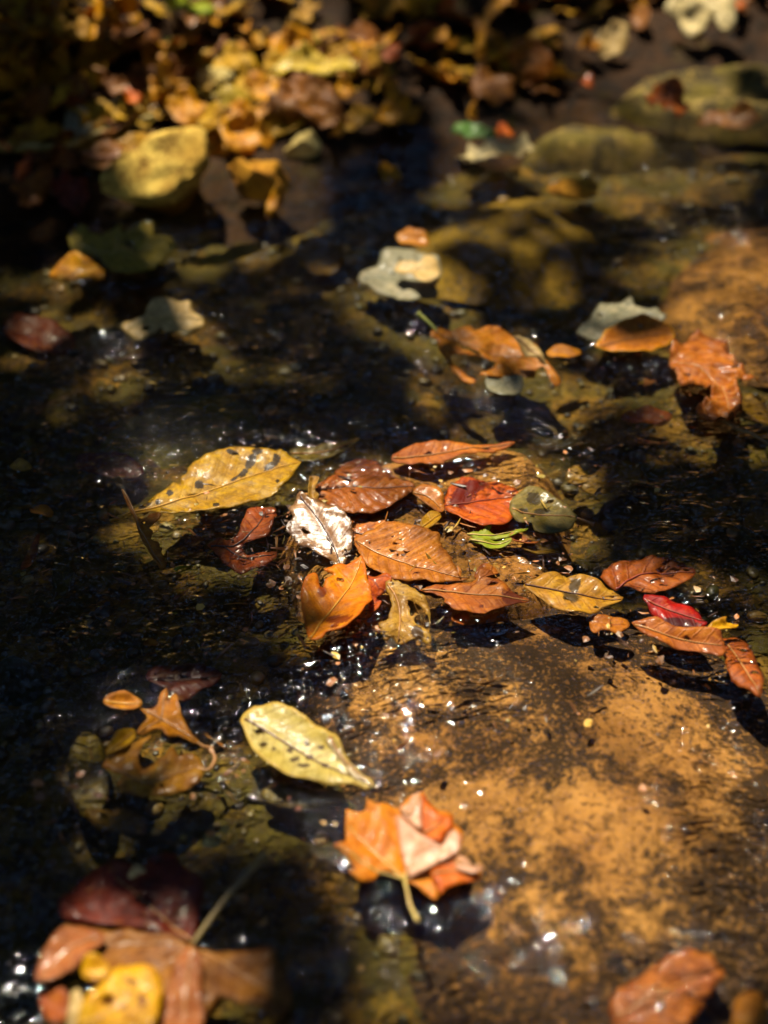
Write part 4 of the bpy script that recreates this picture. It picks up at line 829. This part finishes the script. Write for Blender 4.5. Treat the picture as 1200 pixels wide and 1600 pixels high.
leaf('maple_leaf', 'large dull yellow green maple leaf half sunk below the big pale stone', [(108, 375), (118, 358), (132, 352), (142, 368), (160, 372), (178, 358), (190, 352), (192, 368), (210, 350), (238, 345), (240, 365), (262, 368), (278, 390), (260, 400), (250, 415), (220, 428), (190, 428), (165, 418), (155, 400), (130, 398), (112, 394)], [(120, 385), (185, 392), (235, 355)], M['yelgreen'], z=.001, cup=.003, wrinkle=.003, step=.0035, smooth=2, veins=[[(180, 392), (188, 358)], [(180, 392), (262, 392)]], vmat=VPALE, holes=[[(195, 370), (208, 385), (214, 398), (202, 388)]])
leaf('leaf_fragment', 'folded orange yellow leaf left of the sunk maple leaf', [(76, 430), (85, 415), (100, 405), (115, 396), (130, 402), (148, 410), (164, 425), (160, 440), (130, 440), (95, 443)], [(80, 430), (120, 418), (160, 430)], M['gold'], z=.016, tilt=(0, -22), cup=.004, wrinkle=.003, parts=False, step=.0035)
leaf('long_leaf', 'tan half sunk leaf strip right of the sunk maple leaf', [(280, 408), (310, 402), (345, 398), (375, 385), (410, 380), (405, 392), (375, 405), (340, 415), (300, 420)], [(284, 412), (350, 404), (408, 384)], M['sunkyel'], z=.001, tilt=(0, -6), parts=False, step=.0035)
for lab, cx, cy, a, b, ang, mk, z in [
    ('dark maroon leaf sunk at left above the yellow leaf tip', 170, 730, 55, 20, 8, 'darkred', -.018),
    ('rusty leaf sunk at the left edge above the mossy rock', 60, 525, 60, 28, 15, 'darkred', -.024),
    ('small curled tan leaf scrap at the left edge', 32, 729, 18, 9, 12, 'tan', .006),
    ('olive streaked leaf sunk in the riffle at left', 98, 890, 16, 50, 8, 'sunkolive', -.004),
    ('rusty curled scrap in the riffle at the left edge', 48, 870, 8, 32, 25, 'rust', .001),
    ('tan leaf stalk piece in the riffle left of the oak leaf', 66, 800, 20, 8, 20, 'ochre', .002),
    ('tiny ochre scrap in the dark riffle at left', 235, 1004, 13, 6, 5, 'ochre', .002),
    ('dark brown sunk leaf under the pale specked leaf', 470, 1245, 70, 18, 3, 'sunkolive', -.007),
    ('rusty leaf sunk below the torn ochre leaf', 185, 1285, 50, 20, 12, 'sunkyel', -.008),
    ('orange scrap on the bed right of the glinting crumpled leaf', 1180, 640, 30, 18, 30, 'sunkyel', -.006),
    ('amber leaf sunk in dark water left of the mossy rock above centre', 500, 400, 40, 30, 20, 'sunkyel', -.012),
    ('rust leaf scrap sunk right of the rimmed oval leaf', 1010, 650, 40, 12, 5, 'rust', -.008)]:
    o_, a_ = oval(cx, cy, a, b, ang, 1.1, .12, int(cx))
    leaf('sunken_leaf', lab, o_, a_, M[mk], z=z, cup=.002, wrinkle=.0025, parts=False, step=.003)
# twig at the right edge, twig on the bank
def twig(name, label, px, zs, r, mat, side=()):
    P = catmull(px, 6); Z = np.interp(np.linspace(0, 1, len(P)), np.linspace(0, 1, len(zs)), zs)
    W = np.array([at(p, z)[0] for p, z in zip(P, Z)])
    W = W + .0015 * np.stack([fbm(np.arange(len(P)) * .5, np.zeros(len(P)), 2, k) for k in (1, 2, 3)], 1)
    c = W.mean(0); root = empty(name, tuple(c)); tag(root, label, 'twig')
    v, f = tube(W - c, np.linspace(r, r * .55, len(W)), 7); mesh_obj('shaft', v, f, mat, root)
    for (i, dx, dy, dz) in side:
        k = int(i * (len(W) - 1)); q = np.array([W[k] - c, W[k] - c + np.array([dx, dy, dz]) * .6, W[k] - c + np.array([dx, dy, dz * .8])])
        v, f = tube(q, [r * .5, r * .4, r * .2], 6); mesh_obj('side_twig', v, f, mat, root)
    return root
TW = plain_mat('#5c4424', '#7a6236', .7, 90, .2)
twig('twig', 'thin dark twig in the water at the right edge', [(1105, 640), (1150, 668), (1215, 700)], [.001, .003, .004], .0018, TW)
TWP = plain_mat('#a89450', '#8c7838', .7, 70, .1)
def bank_at(px): return on_bank(px)
def bank_twig(name, label, px, r, mat, lift, side=()):
    P = catmull(px, 6); W = np.array([on_bank(p) for p in P]) + np.array([0, 0, lift])
    c = W.mean(0); root = empty(name, tuple(c)); tag(root, label, 'twig')
    v, f = tube(W - c, np.linspace(r, r * .6, len(W)), 7); mesh_obj('shaft', v, f, mat, root)
    for (i, d) in side:
        k = int(i * (len(W) - 1)); d = np.array(d); q = np.array([W[k] - c, W[k] - c + d * .6, W[k] - c + d * np.array([1, 1, .8])])
        v, f = tube(q, [r * .6, r * .45, r * .25], 6); mesh_obj('side_twig', v, f, mat, root)
bank_twig('twig', 'long pale stick lying on the leaf litter left of the big stone', [(-20, 245), (50, 246), (110, 242), (160, 222), (215, 205), (275, 185)], .0042, TWP, .010, [(.6, (.03, .03, .01))])
bank_twig('twig', 'short orange brown twig touching the left side of the big stone', [(128, 252), (160, 262), (195, 258), (215, 250)], .003, plain_mat('#9c5a1c', '#7a4414', .6, 70), .010)
bank_twig('twig', 'thin twig across the bank near the small cream block', [(215, 205), (255, 180), (300, 172)], .0025, TW, .012)
def debris():
    rng = np.random.default_rng(21); VV = []; FF = []; TT = []; n = 0
    zones = [(650, 850, 260, 130, 420), (820, 1130, 300, 180, 40), (940, 720, 140, 60, 50), (250, 900, 230, 160, 170), (1050, 980, 130, 110, 60), (520, 1010, 90, 60, 60), (300, 1250, 250, 120, 110), (1000, 600, 160, 80, 40)]
    for (cx, cy, rx, ry, m) in zones:
        for i in range(m):
            a = rng.uniform(0, 6.28); r = rng.random() ** .5; p = at((cx + rx * r * math.cos(a), cy + ry * r * math.sin(a)), 0)[0]
            s = .0009 + .0032 * rng.random() ** 3; e = rng.uniform(.3, 1) if rng.random() < .6 else rng.uniform(.06, .15); s = s if e > .2 else s * 2.2; t = rng.uniform(0, 6.28); k = rng.integers(5, 8)
            th = np.linspace(0, 6.28, k, endpoint=False); rr = s * rng.uniform(.6, 1.2, k)
            x = rr * np.cos(th); y = rr * np.sin(th) * e
            P = np.stack([x * math.cos(t) - y * math.sin(t), x * math.sin(t) + y * math.cos(t), rng.uniform(-.15, .25, k) * s], 1)
            z = rng.uniform(-.0015, .0022)
            top = P + p + (0, 0, z + .0004); bot = P + p + (0, 0, z)
            V = np.concatenate([top, bot, [top.mean(0) + (0, 0, .0002)], [bot.mean(0)]]); 
            for j in range(k):
                j2 = (j + 1) % k
                FF += [(n + j, n + j2, n + 2 * k), (n + k + j2, n + k + j, n + 2 * k + 1), (n + j, n + k + j, n + k + j2), (n + j, n + k + j2, n + j2)]
            VV.append(V); TT.append(np.full(len(V), rng.random())); n += len(V)
    N = NT('debris_surface'); cr = N.n('ValToRGB'); N.l(N.attr('tone').outputs['Fac'], cr.inputs[0]); e = cr.color_ramp.elements
    e[0].color = lin('#1c1008'); e[1].color = lin('#d0a040')
    for p_, h_ in ((.3, '#4a2a10'), (.5, '#8a5420'), (.7, '#a8641c'), (.88, '#7c6c20')): e.new(p_).color = lin(h_)
    pr = N.n('BsdfPrincipled'); N.l(cr.outputs[0], pr.inputs['Base Color']); pr.inputs['Roughness'].default_value = .45; N.l(pr.outputs[0], N.out.inputs[0])
    tag(fast_mesh('leaf_crumbs', np.concatenate(VV), np.array(FF), N.m, {'tone': np.concatenate(TT)}, False), 'tiny crumbs of leaf and bark scattered among the leaves', 'debris', kind='stuff')
debris()
# --- leaves on the far bank (each placed where it lies)
def bleaf(name, label, cx, cy, a, b, ang, mk, lift=.012, lean=-14, side=0, shape=None, group=None, rough=.30, cup=.005, wr=.005):
    base = on_bank((cx, cy)); base = base + np.array([0, 0, lift])
    if shape: o, ax = lobed(cx, cy, a, b, ang, shape[0], shape[1], int(cx + cy))[:2]
    else: o, ax = oval(cx, cy, a, b, ang, 1.05, rough, int(cx * 3 + cy))
    return leaf(name, label, o, ax, M[mk], tilt=(side, lean), base=base, parts=False, step=.005, cup=cup, wrinkle=wr, rib=.001, edge_wave=.005, smooth=1 if shape else 2, group=group)
BANK = [
 ('leaf', 'crinkled yellow brown leaf right above the lumpy stone', 385, 212, 42, 30, 20, 'gold', .03, -30),
 ('leaf', 'orange yellow leaf with straight top edge above the crinkled leaf', 383, 178, 30, 17, -3, 'gold', .035, -35),
 ('leaf', 'olive yellow leaf right of the small cream block', 388, 128, 25, 38, 12, 'litter3', .02, -30),
 ('leaf', 'pale yellow broad leaf at the top of the leaf pile', 492, 100, 60, 22, -8, 'paleyel', .03, -28),
 ('leaf', 'yellow leaf left of the pale broad leaf', 440, 112, 36, 22, 8, 'litter3', .022, -28),
 ('leaf', 'small pale leaf above the pale broad leaf', 492, 66, 18, 11, 10, 'paleyel', .015, -25),
 ('curled_leaf', 'big red brown curled leaf right of the yellow pile', 485, 160, 58, 36, 25, 'brown', .03, -30),
 ('leaf', 'small yellow leaf at the upper right of the red brown leaf', 540, 142, 13, 17, 10, 'gold', .02, -25),
 ('leaf', 'small tan leaf at the right edge of the red brown leaf', 528, 205, 16, 11, 20, 'gold', .03, -25),
 ('leaf', 'tan heart shaped leaf left of the orange yellow leaf', 292, 172, 34, 26, 5, 'gold', .03, -30),
 ('leaf', 'narrow yellow leaf standing behind the big pale stone', 327, 190, 15, 36, 6, 'litter3', .03, -40),
 ('leaf', 'brown olive leaf above the small cream block', 305, 105, 48, 20, -12, 'litter2', .02, -26),
 ('leaf', 'tan narrow leaf left of the heart shaped leaf', 250, 155, 12, 32, -25, 'gold', .025, -30),
 ('leaf', 'olive yellow leaf alone on the dark bank at upper left', 127, 134, 30, 15, -3, 'litter3', .015, -25),
 ('leaf', 'orange rolled leaf below the olive yellow leaf', 98, 160, 34, 10, 2, 'litter4', .018, -25),
 ('leaf', 'small yellow leaf on edge near the left border', 35, 165, 9, 22, 4, 'gold', .02, -35),
 ('leaf', 'small round yellow leaf left of the stick end', 186, 184, 15, 14, 0, 'litter3', .02, -25),
 ('leaf', 'small orange red leaf above the stick end', 209, 160, 12, 11, 0, 'mapleorange', .02, -25),
 ('leaf', 'olive grey leaf left of the heart shaped leaf', 225, 186, 20, 10, -15, 'yelgreen', .015, -25),
 ('leaf', 'grey pale broken leaf above the pale stick', 118, 198, 26, 30, 20, 'greyleaf', .012, -28),
 ('leaf', 'brown leaf between the stick and the big pale stone', 165, 245, 36, 20, -15, 'brown', .015, -22),
 ('leaf', 'orange leaf scrap under the stick near the left border', 37, 262, 11, 22, 35, 'litter4', .018, -30),
 ('leaf', 'pale brown ragged leaf at the water edge far left', 52, 292, 34, 24, -35, 'litter2', .015, -25),
 ('leaf', 'dark brown leaf at the water edge left of the big stone', 112, 300, 30, 36, 5, 'maroon', .008, -18),
 ('leaf', 'yellow leaf strip hanging at the foot of the lumpy stone', 425, 320, 10, 26, 12, 'gold', .02, -45),
 ('leaf', 'orange leaf on the dark bank top centre', 668, 55, 26, 18, 20, 'litter4', .02, -28),
 ('leaf', 'yellow leaf right of the orange leaf top centre', 685, 62, 16, 12, 0, 'gold', .028, -28),
 ('leaf', 'small orange leaf at the top border left of the curly leaf', 698, 14, 13, 20, -10, 'mapleorange', .02, -28),
 ('leaf', 'red brown leaf right of the yellow pile', 600, 90, 28, 18, -20, 'litter4', .015, -25),
 ('leaf', 'yellow leaf lying by the water, left of the green leaf', 620, 182, 40, 20, -10, 'gold', .02, -25),
 ('leaf', 'yellow scrap above the yellow leaf by the water', 612, 145, 12, 18, -15, 'gold', .015, -25),
 ('leaf', 'small yellow leaf floating below the yellow leaf by the water', 614, 270, 22, 15, 30, 'gold', .004, -10),
 ('leaf', 'bright green leaf beside the pale rimmed leaf', 735, 210, 32, 13, 5, 'leafgreen', .020, -22),
 ('leaf', 'white pale leaf with yellow rim at the far water edge', 765, 237, 62, 15, -2, 'white', .018, -12),
 ('leaf', 'small orange leaf just above the pale rimmed leaf', 788, 211, 16, 8, 0, 'mapleorange', .016, -22),
 ('curled_leaf', 'large orange brown cupped leaf at the top right of centre', 826, 92, 42, 32, 25, 'orange2', .03, -32),
 ('leaf', 'dark brown leaf below the curly yellow leaf', 772, 140, 34, 28, 15, 'brown', .015, -22),
 ('leaf', 'tiny round yellow leaf on the dark bank centre right', 739, 172, 9, 9, 0, 'gold', .02, -25),
 ('leaf', 'pale beige oval leaf left of the white lobed leaf', 958, 66, 24, 27, 20, 'cream', .03, -38),
 ('leaf', 'small golden leaf left of the pale beige leaf', 920, 70, 16, 10, 20, 'gold', .03, -30),
 ('leaf', 'orange scrap right of the white lobed leaf', 1150, 6, 14, 10, 0, 'mapleorange', .04, -30),
 ('leaf', 'orange brown leaf lying on the mossy ledge', 1042, 155, 34, 24, 30, 'rust', .045, -20),
 ('leaf', 'rusty brown leaf right of the mossy ledge', 1140, 190, 46, 18, 0, 'brown', .02, -15),
 ('leaf', 'red scrap on the mossy ledge', 915, 130, 16, 6, 0, 'litter4', .04, -20),
]
for i_, (x_, y_, a_1, b_1, g_, m_) in enumerate([(345, 95, 44, 20, -14, 'litter3'), (420, 150, 40, 20, 25, 'gold'), (440, 195, 36, 18, -18, 'litter3'), (350, 155, 38, 18, 12, 'paleyel'), (270, 125, 38, 18, -30, 'gold'), (215, 225, 40, 17, -12, 'litter1'), (455, 75, 42, 18, -6, 'gold'), (540, 105, 36, 17, 22, 'litter1'), (80, 120, 42, 18, 12, 'litter1'), (150, 90, 40, 17, -16, 'litter1'), (60, 210, 44, 18, 6, 'litter1'), (20, 130, 36, 17, -24, 'gold'), (140, 175, 38, 16, 18, 'litter3'), (560, 190, 34, 16, -20, 'litter1'), (30, 60, 40, 18, 14, 'litter1'), (215, 60, 36, 17, -8, 'litter2'), (560, 60, 36, 17, 10, 'litter2'), (90, 250, 38, 16, -10, 'litter2')]):
    BANK.append(('leaf', ['flat yellow leaf right of the small cream block, upper', 'broad golden leaf in the middle of the yellow pile', 'yellow leaf between the crinkled leaf and the cream stone', 'pale leaf just below the small cream block', 'golden leaf at the left shoulder of the yellow pile', 'ochre leaf against the upper left of the big pale stone', 'golden leaf left above the pale broad leaf', 'ochre leaf at the right shoulder of the yellow pile', 'flat ochre leaf left of the olive yellow leaf', 'flat ochre leaf above the olive yellow leaf', 'ochre leaf crossing behind the pale stick near the left border', 'golden leaf at the left border, upper bank', 'yellow leaf between the orange rolled leaf and the stick', 'ochre leaf right of the big red brown leaf by the water', 'ochre leaf under the yellowing plant at the left border', 'brown leaf left of the green sprig, top', 'brown leaf right above the pale broad leaf', 'brown leaf below the pale stick at left'][i_], x_, y_, a_1, b_1, g_, m_, .014, -22))
for d in BANK: bleaf(*d[:8], lift=d[8], lean=d[9])
base = on_bank((1098, 30)) + np.array([0, 0, .05])
leaf('lobed_leaf', 'large white cream lobed leaf hanging into the top right corner', [(1042, 15), (1055, -10), (1100, -25), (1140, -15), (1150, 10), (1148, 38), (1135, 52), (1120, 42), (1115, 22), (1108, 32), (1098, 50), (1080, 60), (1066, 48), (1060, 28)], [(1100, -20), (1095, 10), (1080, 56)], M['white'], tilt=(0, -45), base=base, step=.004, cup=.004, wrinkle=.004, veins=[[(1100, -15), (1128, 15), (1136, 48)], [(1098, -15), (1070, 5), (1046, 14)]], vmat=VPALE)
base = on_bank((765, 85)) + np.array([0, 0, .03])
leaf('curled_leaf', 'curly narrow yellow leaf bent like a hook at the top centre right', [(740, 30), (758, 26), (762, 50), (758, 72), (770, 88), (790, 100), (798, 112), (780, 108), (758, 98), (742, 90), (745, 60)], [(750, 32), (750, 80), (792, 106)], M['gold'], tilt=(0, -45), base=base, parts=False, step=.004, cup=.006, wrinkle=.004)
# nameless litter between them
LT = ['litter1', 'litter2', 'litter3', 'brown', 'brown', 'gold', 'litter1']
rng = np.random.default_rng(12)
LN = ['yellow brown', 'dark brown', 'pale yellow', 'chestnut brown', 'plain brown', 'golden', 'tan']
LG = 'small fallen leaves littering the far bank'
protos = []
for k in range(7):
    if k in (0, 2, 4, 6): o_, a_ = lobed(300, 150, rng.uniform(34, 48), rng.uniform(17, 24), rng.uniform(-40, 40), 5 + k % 3, .5, 100 + k)[:2]
    else: o_, a_ = oval(300, 150, rng.uniform(30, 42), rng.uniform(12, 18), rng.uniform(-40, 40), 1.4, .25, 100 + k)
    p = leaf('litter_leaf', 'small dark brown or yellow leaf in the blurred litter on the far bank', o_, a_, M[LT[k]], tilt=(0, -10), base=on_bank((300, 150)), parts=False, step=.0045, cup=.004, wrinkle=.003, edge_wave=.003, group=LG)
    protos.append(p)
k = 0
for i in range(400):
    px, py = rng.uniform(-60, 1230), rng.uniform(-10, 300)
    if px > 480 and py > 150: continue
    if px > 860 and py > 40: continue
    if 260 < px < 640 and py < 60 and rng.random() < .6: continue
    q = on_bank((px, py))
    if q[2] < .004: continue
    j = k if k < 7 else int(rng.choice([0, 2, 5, 6, 5, 3] if 220 < px < 580 else [0, 1, 3, 4, 6, 2, 5]))
    p = protos[j]; o = p if k < 7 else p.copy()
    if k >= 7: COL.objects.link(o)
    o.location = tuple(q + np.array([0, 0, rng.uniform(.004, .014)]))
    o.rotation_euler = (rng.uniform(-.5, .7), rng.uniform(-.5, .5), rng.uniform(0, 6.28)); s = rng.uniform(.6, 1.25); o.scale = (s, s, s)
    o['label'] = 'small ' + LN[j] + ' leaf in the blurred litter ' + ('at the top left' if px < 260 else 'behind the yellow leaf pile' if px < 560 else 'along the top centre' if px < 860 else 'in the top right')
    k += 1
# low plant in the top left corner
def low_plant(name, label, px, n_st, hgt, spread, n_lf, mk, seed):
    rng = np.random.default_rng(seed); b = on_bank(px); root = empty(name, tuple(b)); tag(root, label, 'plant')
    smat = plain_mat('#4a3a18', '#5c4a1c', .7, 80, .1)
    o_, a_ = oval(300, 150, 15, 9, 0, 1.1, .06, 5)
    p = leaf('leaf', 'proto', o_, a_, M[mk], tilt=(0, 0), base=on_bank((300, 150)), parts=False, step=.006, cup=.004, wrinkle=.002)
    for kk in ('label', 'category'): del p[kk]
    first = True
    for s in range(n_st):
        d = np.array([rng.uniform(-spread, spread), rng.uniform(-spread * .6, spread * .4), hgt * rng.uniform(.6, 1.1)])
        P = np.array([d * t + np.array([0, 0, .02 * math.sin(3 * t)]) * (1 - t) for t in np.linspace(0, 1, 6)])
        v, f = tube(P, np.linspace(.0022, .0008, 6), 5); mesh_obj('stem', v, f, smat, root)
        for j in range(n_lf):
            t = rng.uniform(.25, 1); q = d * t + rng.normal(size=3) * .014
            o = p if first else p.copy()
            if not first: COL.objects.link(o)
            first = False
            o.parent = root; o.location = tuple(q); o.rotation_euler = (rng.uniform(-.2, 1.1), rng.uniform(-.6, .6), rng.uniform(0, 6.28)); sc_ = rng.uniform(.7, 1.4); o.scale = (sc_,) * 3
low_plant('low_plant', 'low yellowing plant with small leaves in the top left corner', (70, 105), 8, .11, .11, 6, 'litter1', 3)
low_plant('low_plant', 'drooping olive sprig at the top left, right of the yellowing plant', (165, 85), 4, .08, .05, 6, 'gold', 4)
low_plant('low_plant', 'thin green sprig at the top, right of the drooping sprig', (275, 60), 2, .09, .03, 4, 'green', 6)

# ------------------------------------------------------------------ unseen trees added for shade, crowns carved for sun patches
M_BARK = rock_mat('#4a3c2c', '#3a3024', '#15110c', amount=.5, scale=18, coat=0, seed=71, rough=.9)
def crown_mat(c1, c2):
    N = NT('crown_leaves'); c = N.mix(N.attr('tone').outputs['Fac'], lin(c1), lin(c2))
    df = N.n('BsdfPrincipled'); N.l(c, df.inputs['Base Color']); df.inputs['Roughness'].default_value = .5
    tr = N.n('BsdfTranslucent'); N.l(c, tr.inputs['Color']); mx = N.n('MixShader'); mx.inputs[0].default_value = .35
    N.l(df.outputs[0], mx.inputs[1]); N.l(tr.outputs[0], mx.inputs[2]); N.l(mx.outputs[0], N.out.inputs[0]); return N.m
M_CROWN = [crown_mat('#38440e', '#545010'), crown_mat('#564a10', '#704c10'), crown_mat('#2c3a0e', '#464a10')]
SUNV = np.array(SUN)
def tree(label, base, h, r, blobs, n, size, mat, seed, clump=0, reach=1.0, thin=False):
    rng = np.random.default_rng(seed); base = np.array(base, float)
    root = empty('tree', tuple(base)); tag(root, label, 'tree', None)
    t = np.linspace(0, 1, 12); P = np.stack([.08 * np.sin(t * 4 + seed), .08 * np.cos(t * 3 + seed) - .08, t * h], 1)
    v, f = tube(P, r * (1 - .75 * t) * (1 + .35 * np.exp(-t * 14)), 12); mesh_obj('trunk', v, f, M_BARK, root)
    for (c, rad) in blobs:
        k = rng.integers(5, 10); a = P[k]; b = np.array(c) - base
        q = np.array([a + (b - a) * s + np.array([0, 0, .25 * math.sin(math.pi * s)]) for s in np.linspace(0, reach, 8)])
        v, f = tube(q, np.linspace(r * .13, r * .03, 8), 7); mesh_obj('limb', v, f, M_BARK, root)
    C = []
    vol = np.array([np.prod(b[1]) for b in blobs]); vol = vol / vol.sum()
    for (c, rad), w_ in zip(blobs, vol):
        m = int(n * w_); u = rng.normal(size=(m, 3)); u /= np.linalg.norm(u, axis=1)[:, None]; u *= rng.random((m, 1)) ** .45
        C.append(np.array(c) + u * np.array(rad))
    C = np.concatenate(C)
    cut = ((C[:, 2] > .95) & ((C[:, 1] > -.6) | (C[:, 2] > 1.2))) | ((np.hypot(C[:, 0], C[:, 1] - .5) > 3.2) & (C[:, 2] > .25)); C = C[cut]; m = len(C)
    nrm = rng.normal(size=(m, 3)) + np.array([0, 0, 1.2]); nrm /= np.linalg.norm(nrm, axis=1)[:, None]
    a = rng.normal(size=(m, 3)); a -= (a * nrm).sum(1)[:, None] * nrm; a /= np.linalg.norm(a, axis=1)[:, None]; b = np.cross(nrm, a)
    s = size * rng.uniform(.7, 1.3, m)[:, None]
    op = np.zeros(m)
    for off in (C * 0, a * s, -a * s, b * s * .5, -b * s * .5):
        Q = C + off; G = Q - SUNV * (Q[:, 2] / SUNV[2])[:, None]; op = np.maximum(op, lit(G[:, 0], G[:, 1], .25))
    keep = rng.random(m) > op  # leaves in the sun path of a chosen patch are dropped
    if thin:
        G = C - SUNV * (C[:, 2] / SUNV[2])[:, None]
        core = (np.abs(G[:, 0]) < .62) & (G[:, 1] > .2) & (G[:, 1] < 1.95)
        keep &= core | ((rng.random(m) < .5) & (vnoise(C[:, 0] * 2.4 + C[:, 2], C[:, 1] * 2.4 - C[:, 2], seed) > .12))
    if clump: keep &= vnoise(C[:, 0] * 1.5 + C[:, 2] * .8, C[:, 1] * 1.5 - C[:, 2] * 1.2, seed) + .6 * vnoise(C[:, 0] * 3.7 - C[:, 2], C[:, 2] * 3.4 + C[:, 1], seed + 9) > clump - 1
    C, a, b, s, nrm = C[keep], a[keep], b[keep], s[keep], nrm[keep]; m = len(C)
    V = np.stack([C - a * s, C - a * s * .1 - b * s * .55 + nrm * s * .12, C + a * s, C - a * s * .1 + b * s * .55 + nrm * s * .12], 1).reshape(-1, 3) - base
    i = np.arange(m)[:, None] * 4
    F = np.concatenate([i + np.array([[0, 1, 2]]), i + np.array([[0, 2, 3]])])
    o = fast_mesh('crown', V, F, mat, {'tone': np.repeat(rng.random(m), 4)}, smooth=False); o.parent = root
tree('unseen slender tree on the far bank, low crown carved to place sun patches', (-.9, 2.9, .3), 3.6, .09, [((-.5, 1.7, 2.35), (1.3, 1.3, .55)), ((.5, 2.0, 2.6), (1.3, 1.3, .6)), ((0, 1.2, 2.9), (1.6, 1.3, .5))], 34000, .042, M_CROWN[1], 1, 0, .5, True)
tree('unseen broad tree behind the far bank on the right', (2.6, 4.4, .4), 6.4, .16, [((2.0, 4.6, 2.4), (1.6, 1.4, 1.7)), ((3.2, 3.6, 3.4), (1.8, 1.8, 1.8)), ((1.6, 5.4, 4.2), (1.6, 1.6, 1.2)), ((.7, 4.7, 5.4), (1.7, 1.5, 1.5))], 30000, .09, M_CROWN[0], 2, 1.0)
tree('unseen broad tree behind the far bank on the left', (-2.9, 4.3, .4), 6.4, .15, [((-2.2, 4.6, 2.5), (1.7, 1.4, 1.8)), ((-3.2, 3.2, 3.0), (1.6, 1.8, 1.8)), ((-1.6, 5.4, 4.2), (1.6, 1.6, 1.2)), ((-.9, 4.9, 5.6), (1.5, 1.4, 1.4))], 30000, .09, M_CROWN[2], 3, 1.0)
tree('unseen leaning tree left of the stream', (-3.0, .6, .1), 5.0, .14, [((-2.4, .8, 2.8), (1.4, 2.0, 1.6)), ((-1.8, -.6, 4.0), (1.8, 2.0, 1.2))], 13000, .10, M_CROWN[0], 4, .8)
tree('unseen leaning tree right of the stream', (3.2, .8, .1), 5.0, .14, [((2.5, 1.2, 2.8), (1.4, 2.0, 1.6)), ((2.0, -.4, 4.0), (1.8, 2.0, 1.2))], 13000, .10, M_CROWN[2], 5, .8)
tree('unseen tree on the near bank behind the viewer', (.6, -2.8, .1), 5.0, .15, [((.2, -2.6, 3.0), (2.2, 1.2, 1.7)), ((0, -1.2, 4.6), (2.4, 1.6, 1.0))], 16000, .10, M_CROWN[1], 6, .6)
for k_, (az, rad, hh, wd) in enumerate([(0, 8.5, 4.2, 2.6), (34, 8.0, 5.0, 2.6), (68, 7.0, 4.6, 2.8), (105, 6.5, 4.6, 2.8), (140, 6.5, 4.8, 2.8), (180, 6.5, 4.6, 2.8), (218, 6.5, 4.8, 2.8), (254, 6.5, 4.6, 2.8), (290, 7.0, 4.6, 2.8), (326, 8.0, 5.0, 2.6)]):  # added ring of unseen trees that hides the bright low sky
    x_, y_ = rad * math.sin(math.radians(az)), .75 + rad * math.cos(math.radians(az))
    tree(['dense young tree in the wood straight ahead', 'dense young tree ahead on the right', 'dense young tree at the right', 'dense young tree right and behind', 'dense young tree behind on the right', 'dense young tree straight behind', 'dense young tree behind on the left', 'dense young tree left and behind', 'dense young tree at the left', 'dense young tree ahead on the left'][k_] + ', unseen, added to hide the low sky', (x_, y_, .2), hh, .12,
         [((x_, y_, hh * .3), (wd, 1.6, hh * .32)), ((x_ * 1.04, y_ * 1.04, hh * .7), (wd * .85, 1.5, hh * .36))], 5200, .17, M_CROWN[k_ % 3], 20 + k_)

# ------------------------------------------------------------------ the water clings to the rims of floating leaves
wm = bpy.data.objects['water'].data
co = np.empty(len(wm.vertices) * 3, np.float32); wm.vertices.foreach_get('co', co); co = co.reshape(-1, 3)
rise = np.zeros(len(co))
for O, film in LEAF_OUT:
    lo, hi = O.min(0) - .014, O.max(0) + .014
    k = np.where((co[:, 0] > lo[0]) & (co[:, 0] < hi[0]) & (co[:, 1] > lo[1]) & (co[:, 1] < hi[1]))[0]
    if len(k) == 0: continue
    q = co[k, :2].astype(float); d = dist_poly(q, O[::2])[0]; ins = inside(q, O)
    r = np.where(ins, .0013 * np.exp(-d / .0040) if film else .0013 - .0030 * sstep(0, .004, d), .0013 * np.exp(-d / .0040))
    m = np.abs(r) > np.abs(rise[k]); rise[k[m]] = r[m]
co[:, 2] += rise
wm.vertices.foreach_set('co', co.ravel()); wm.update()
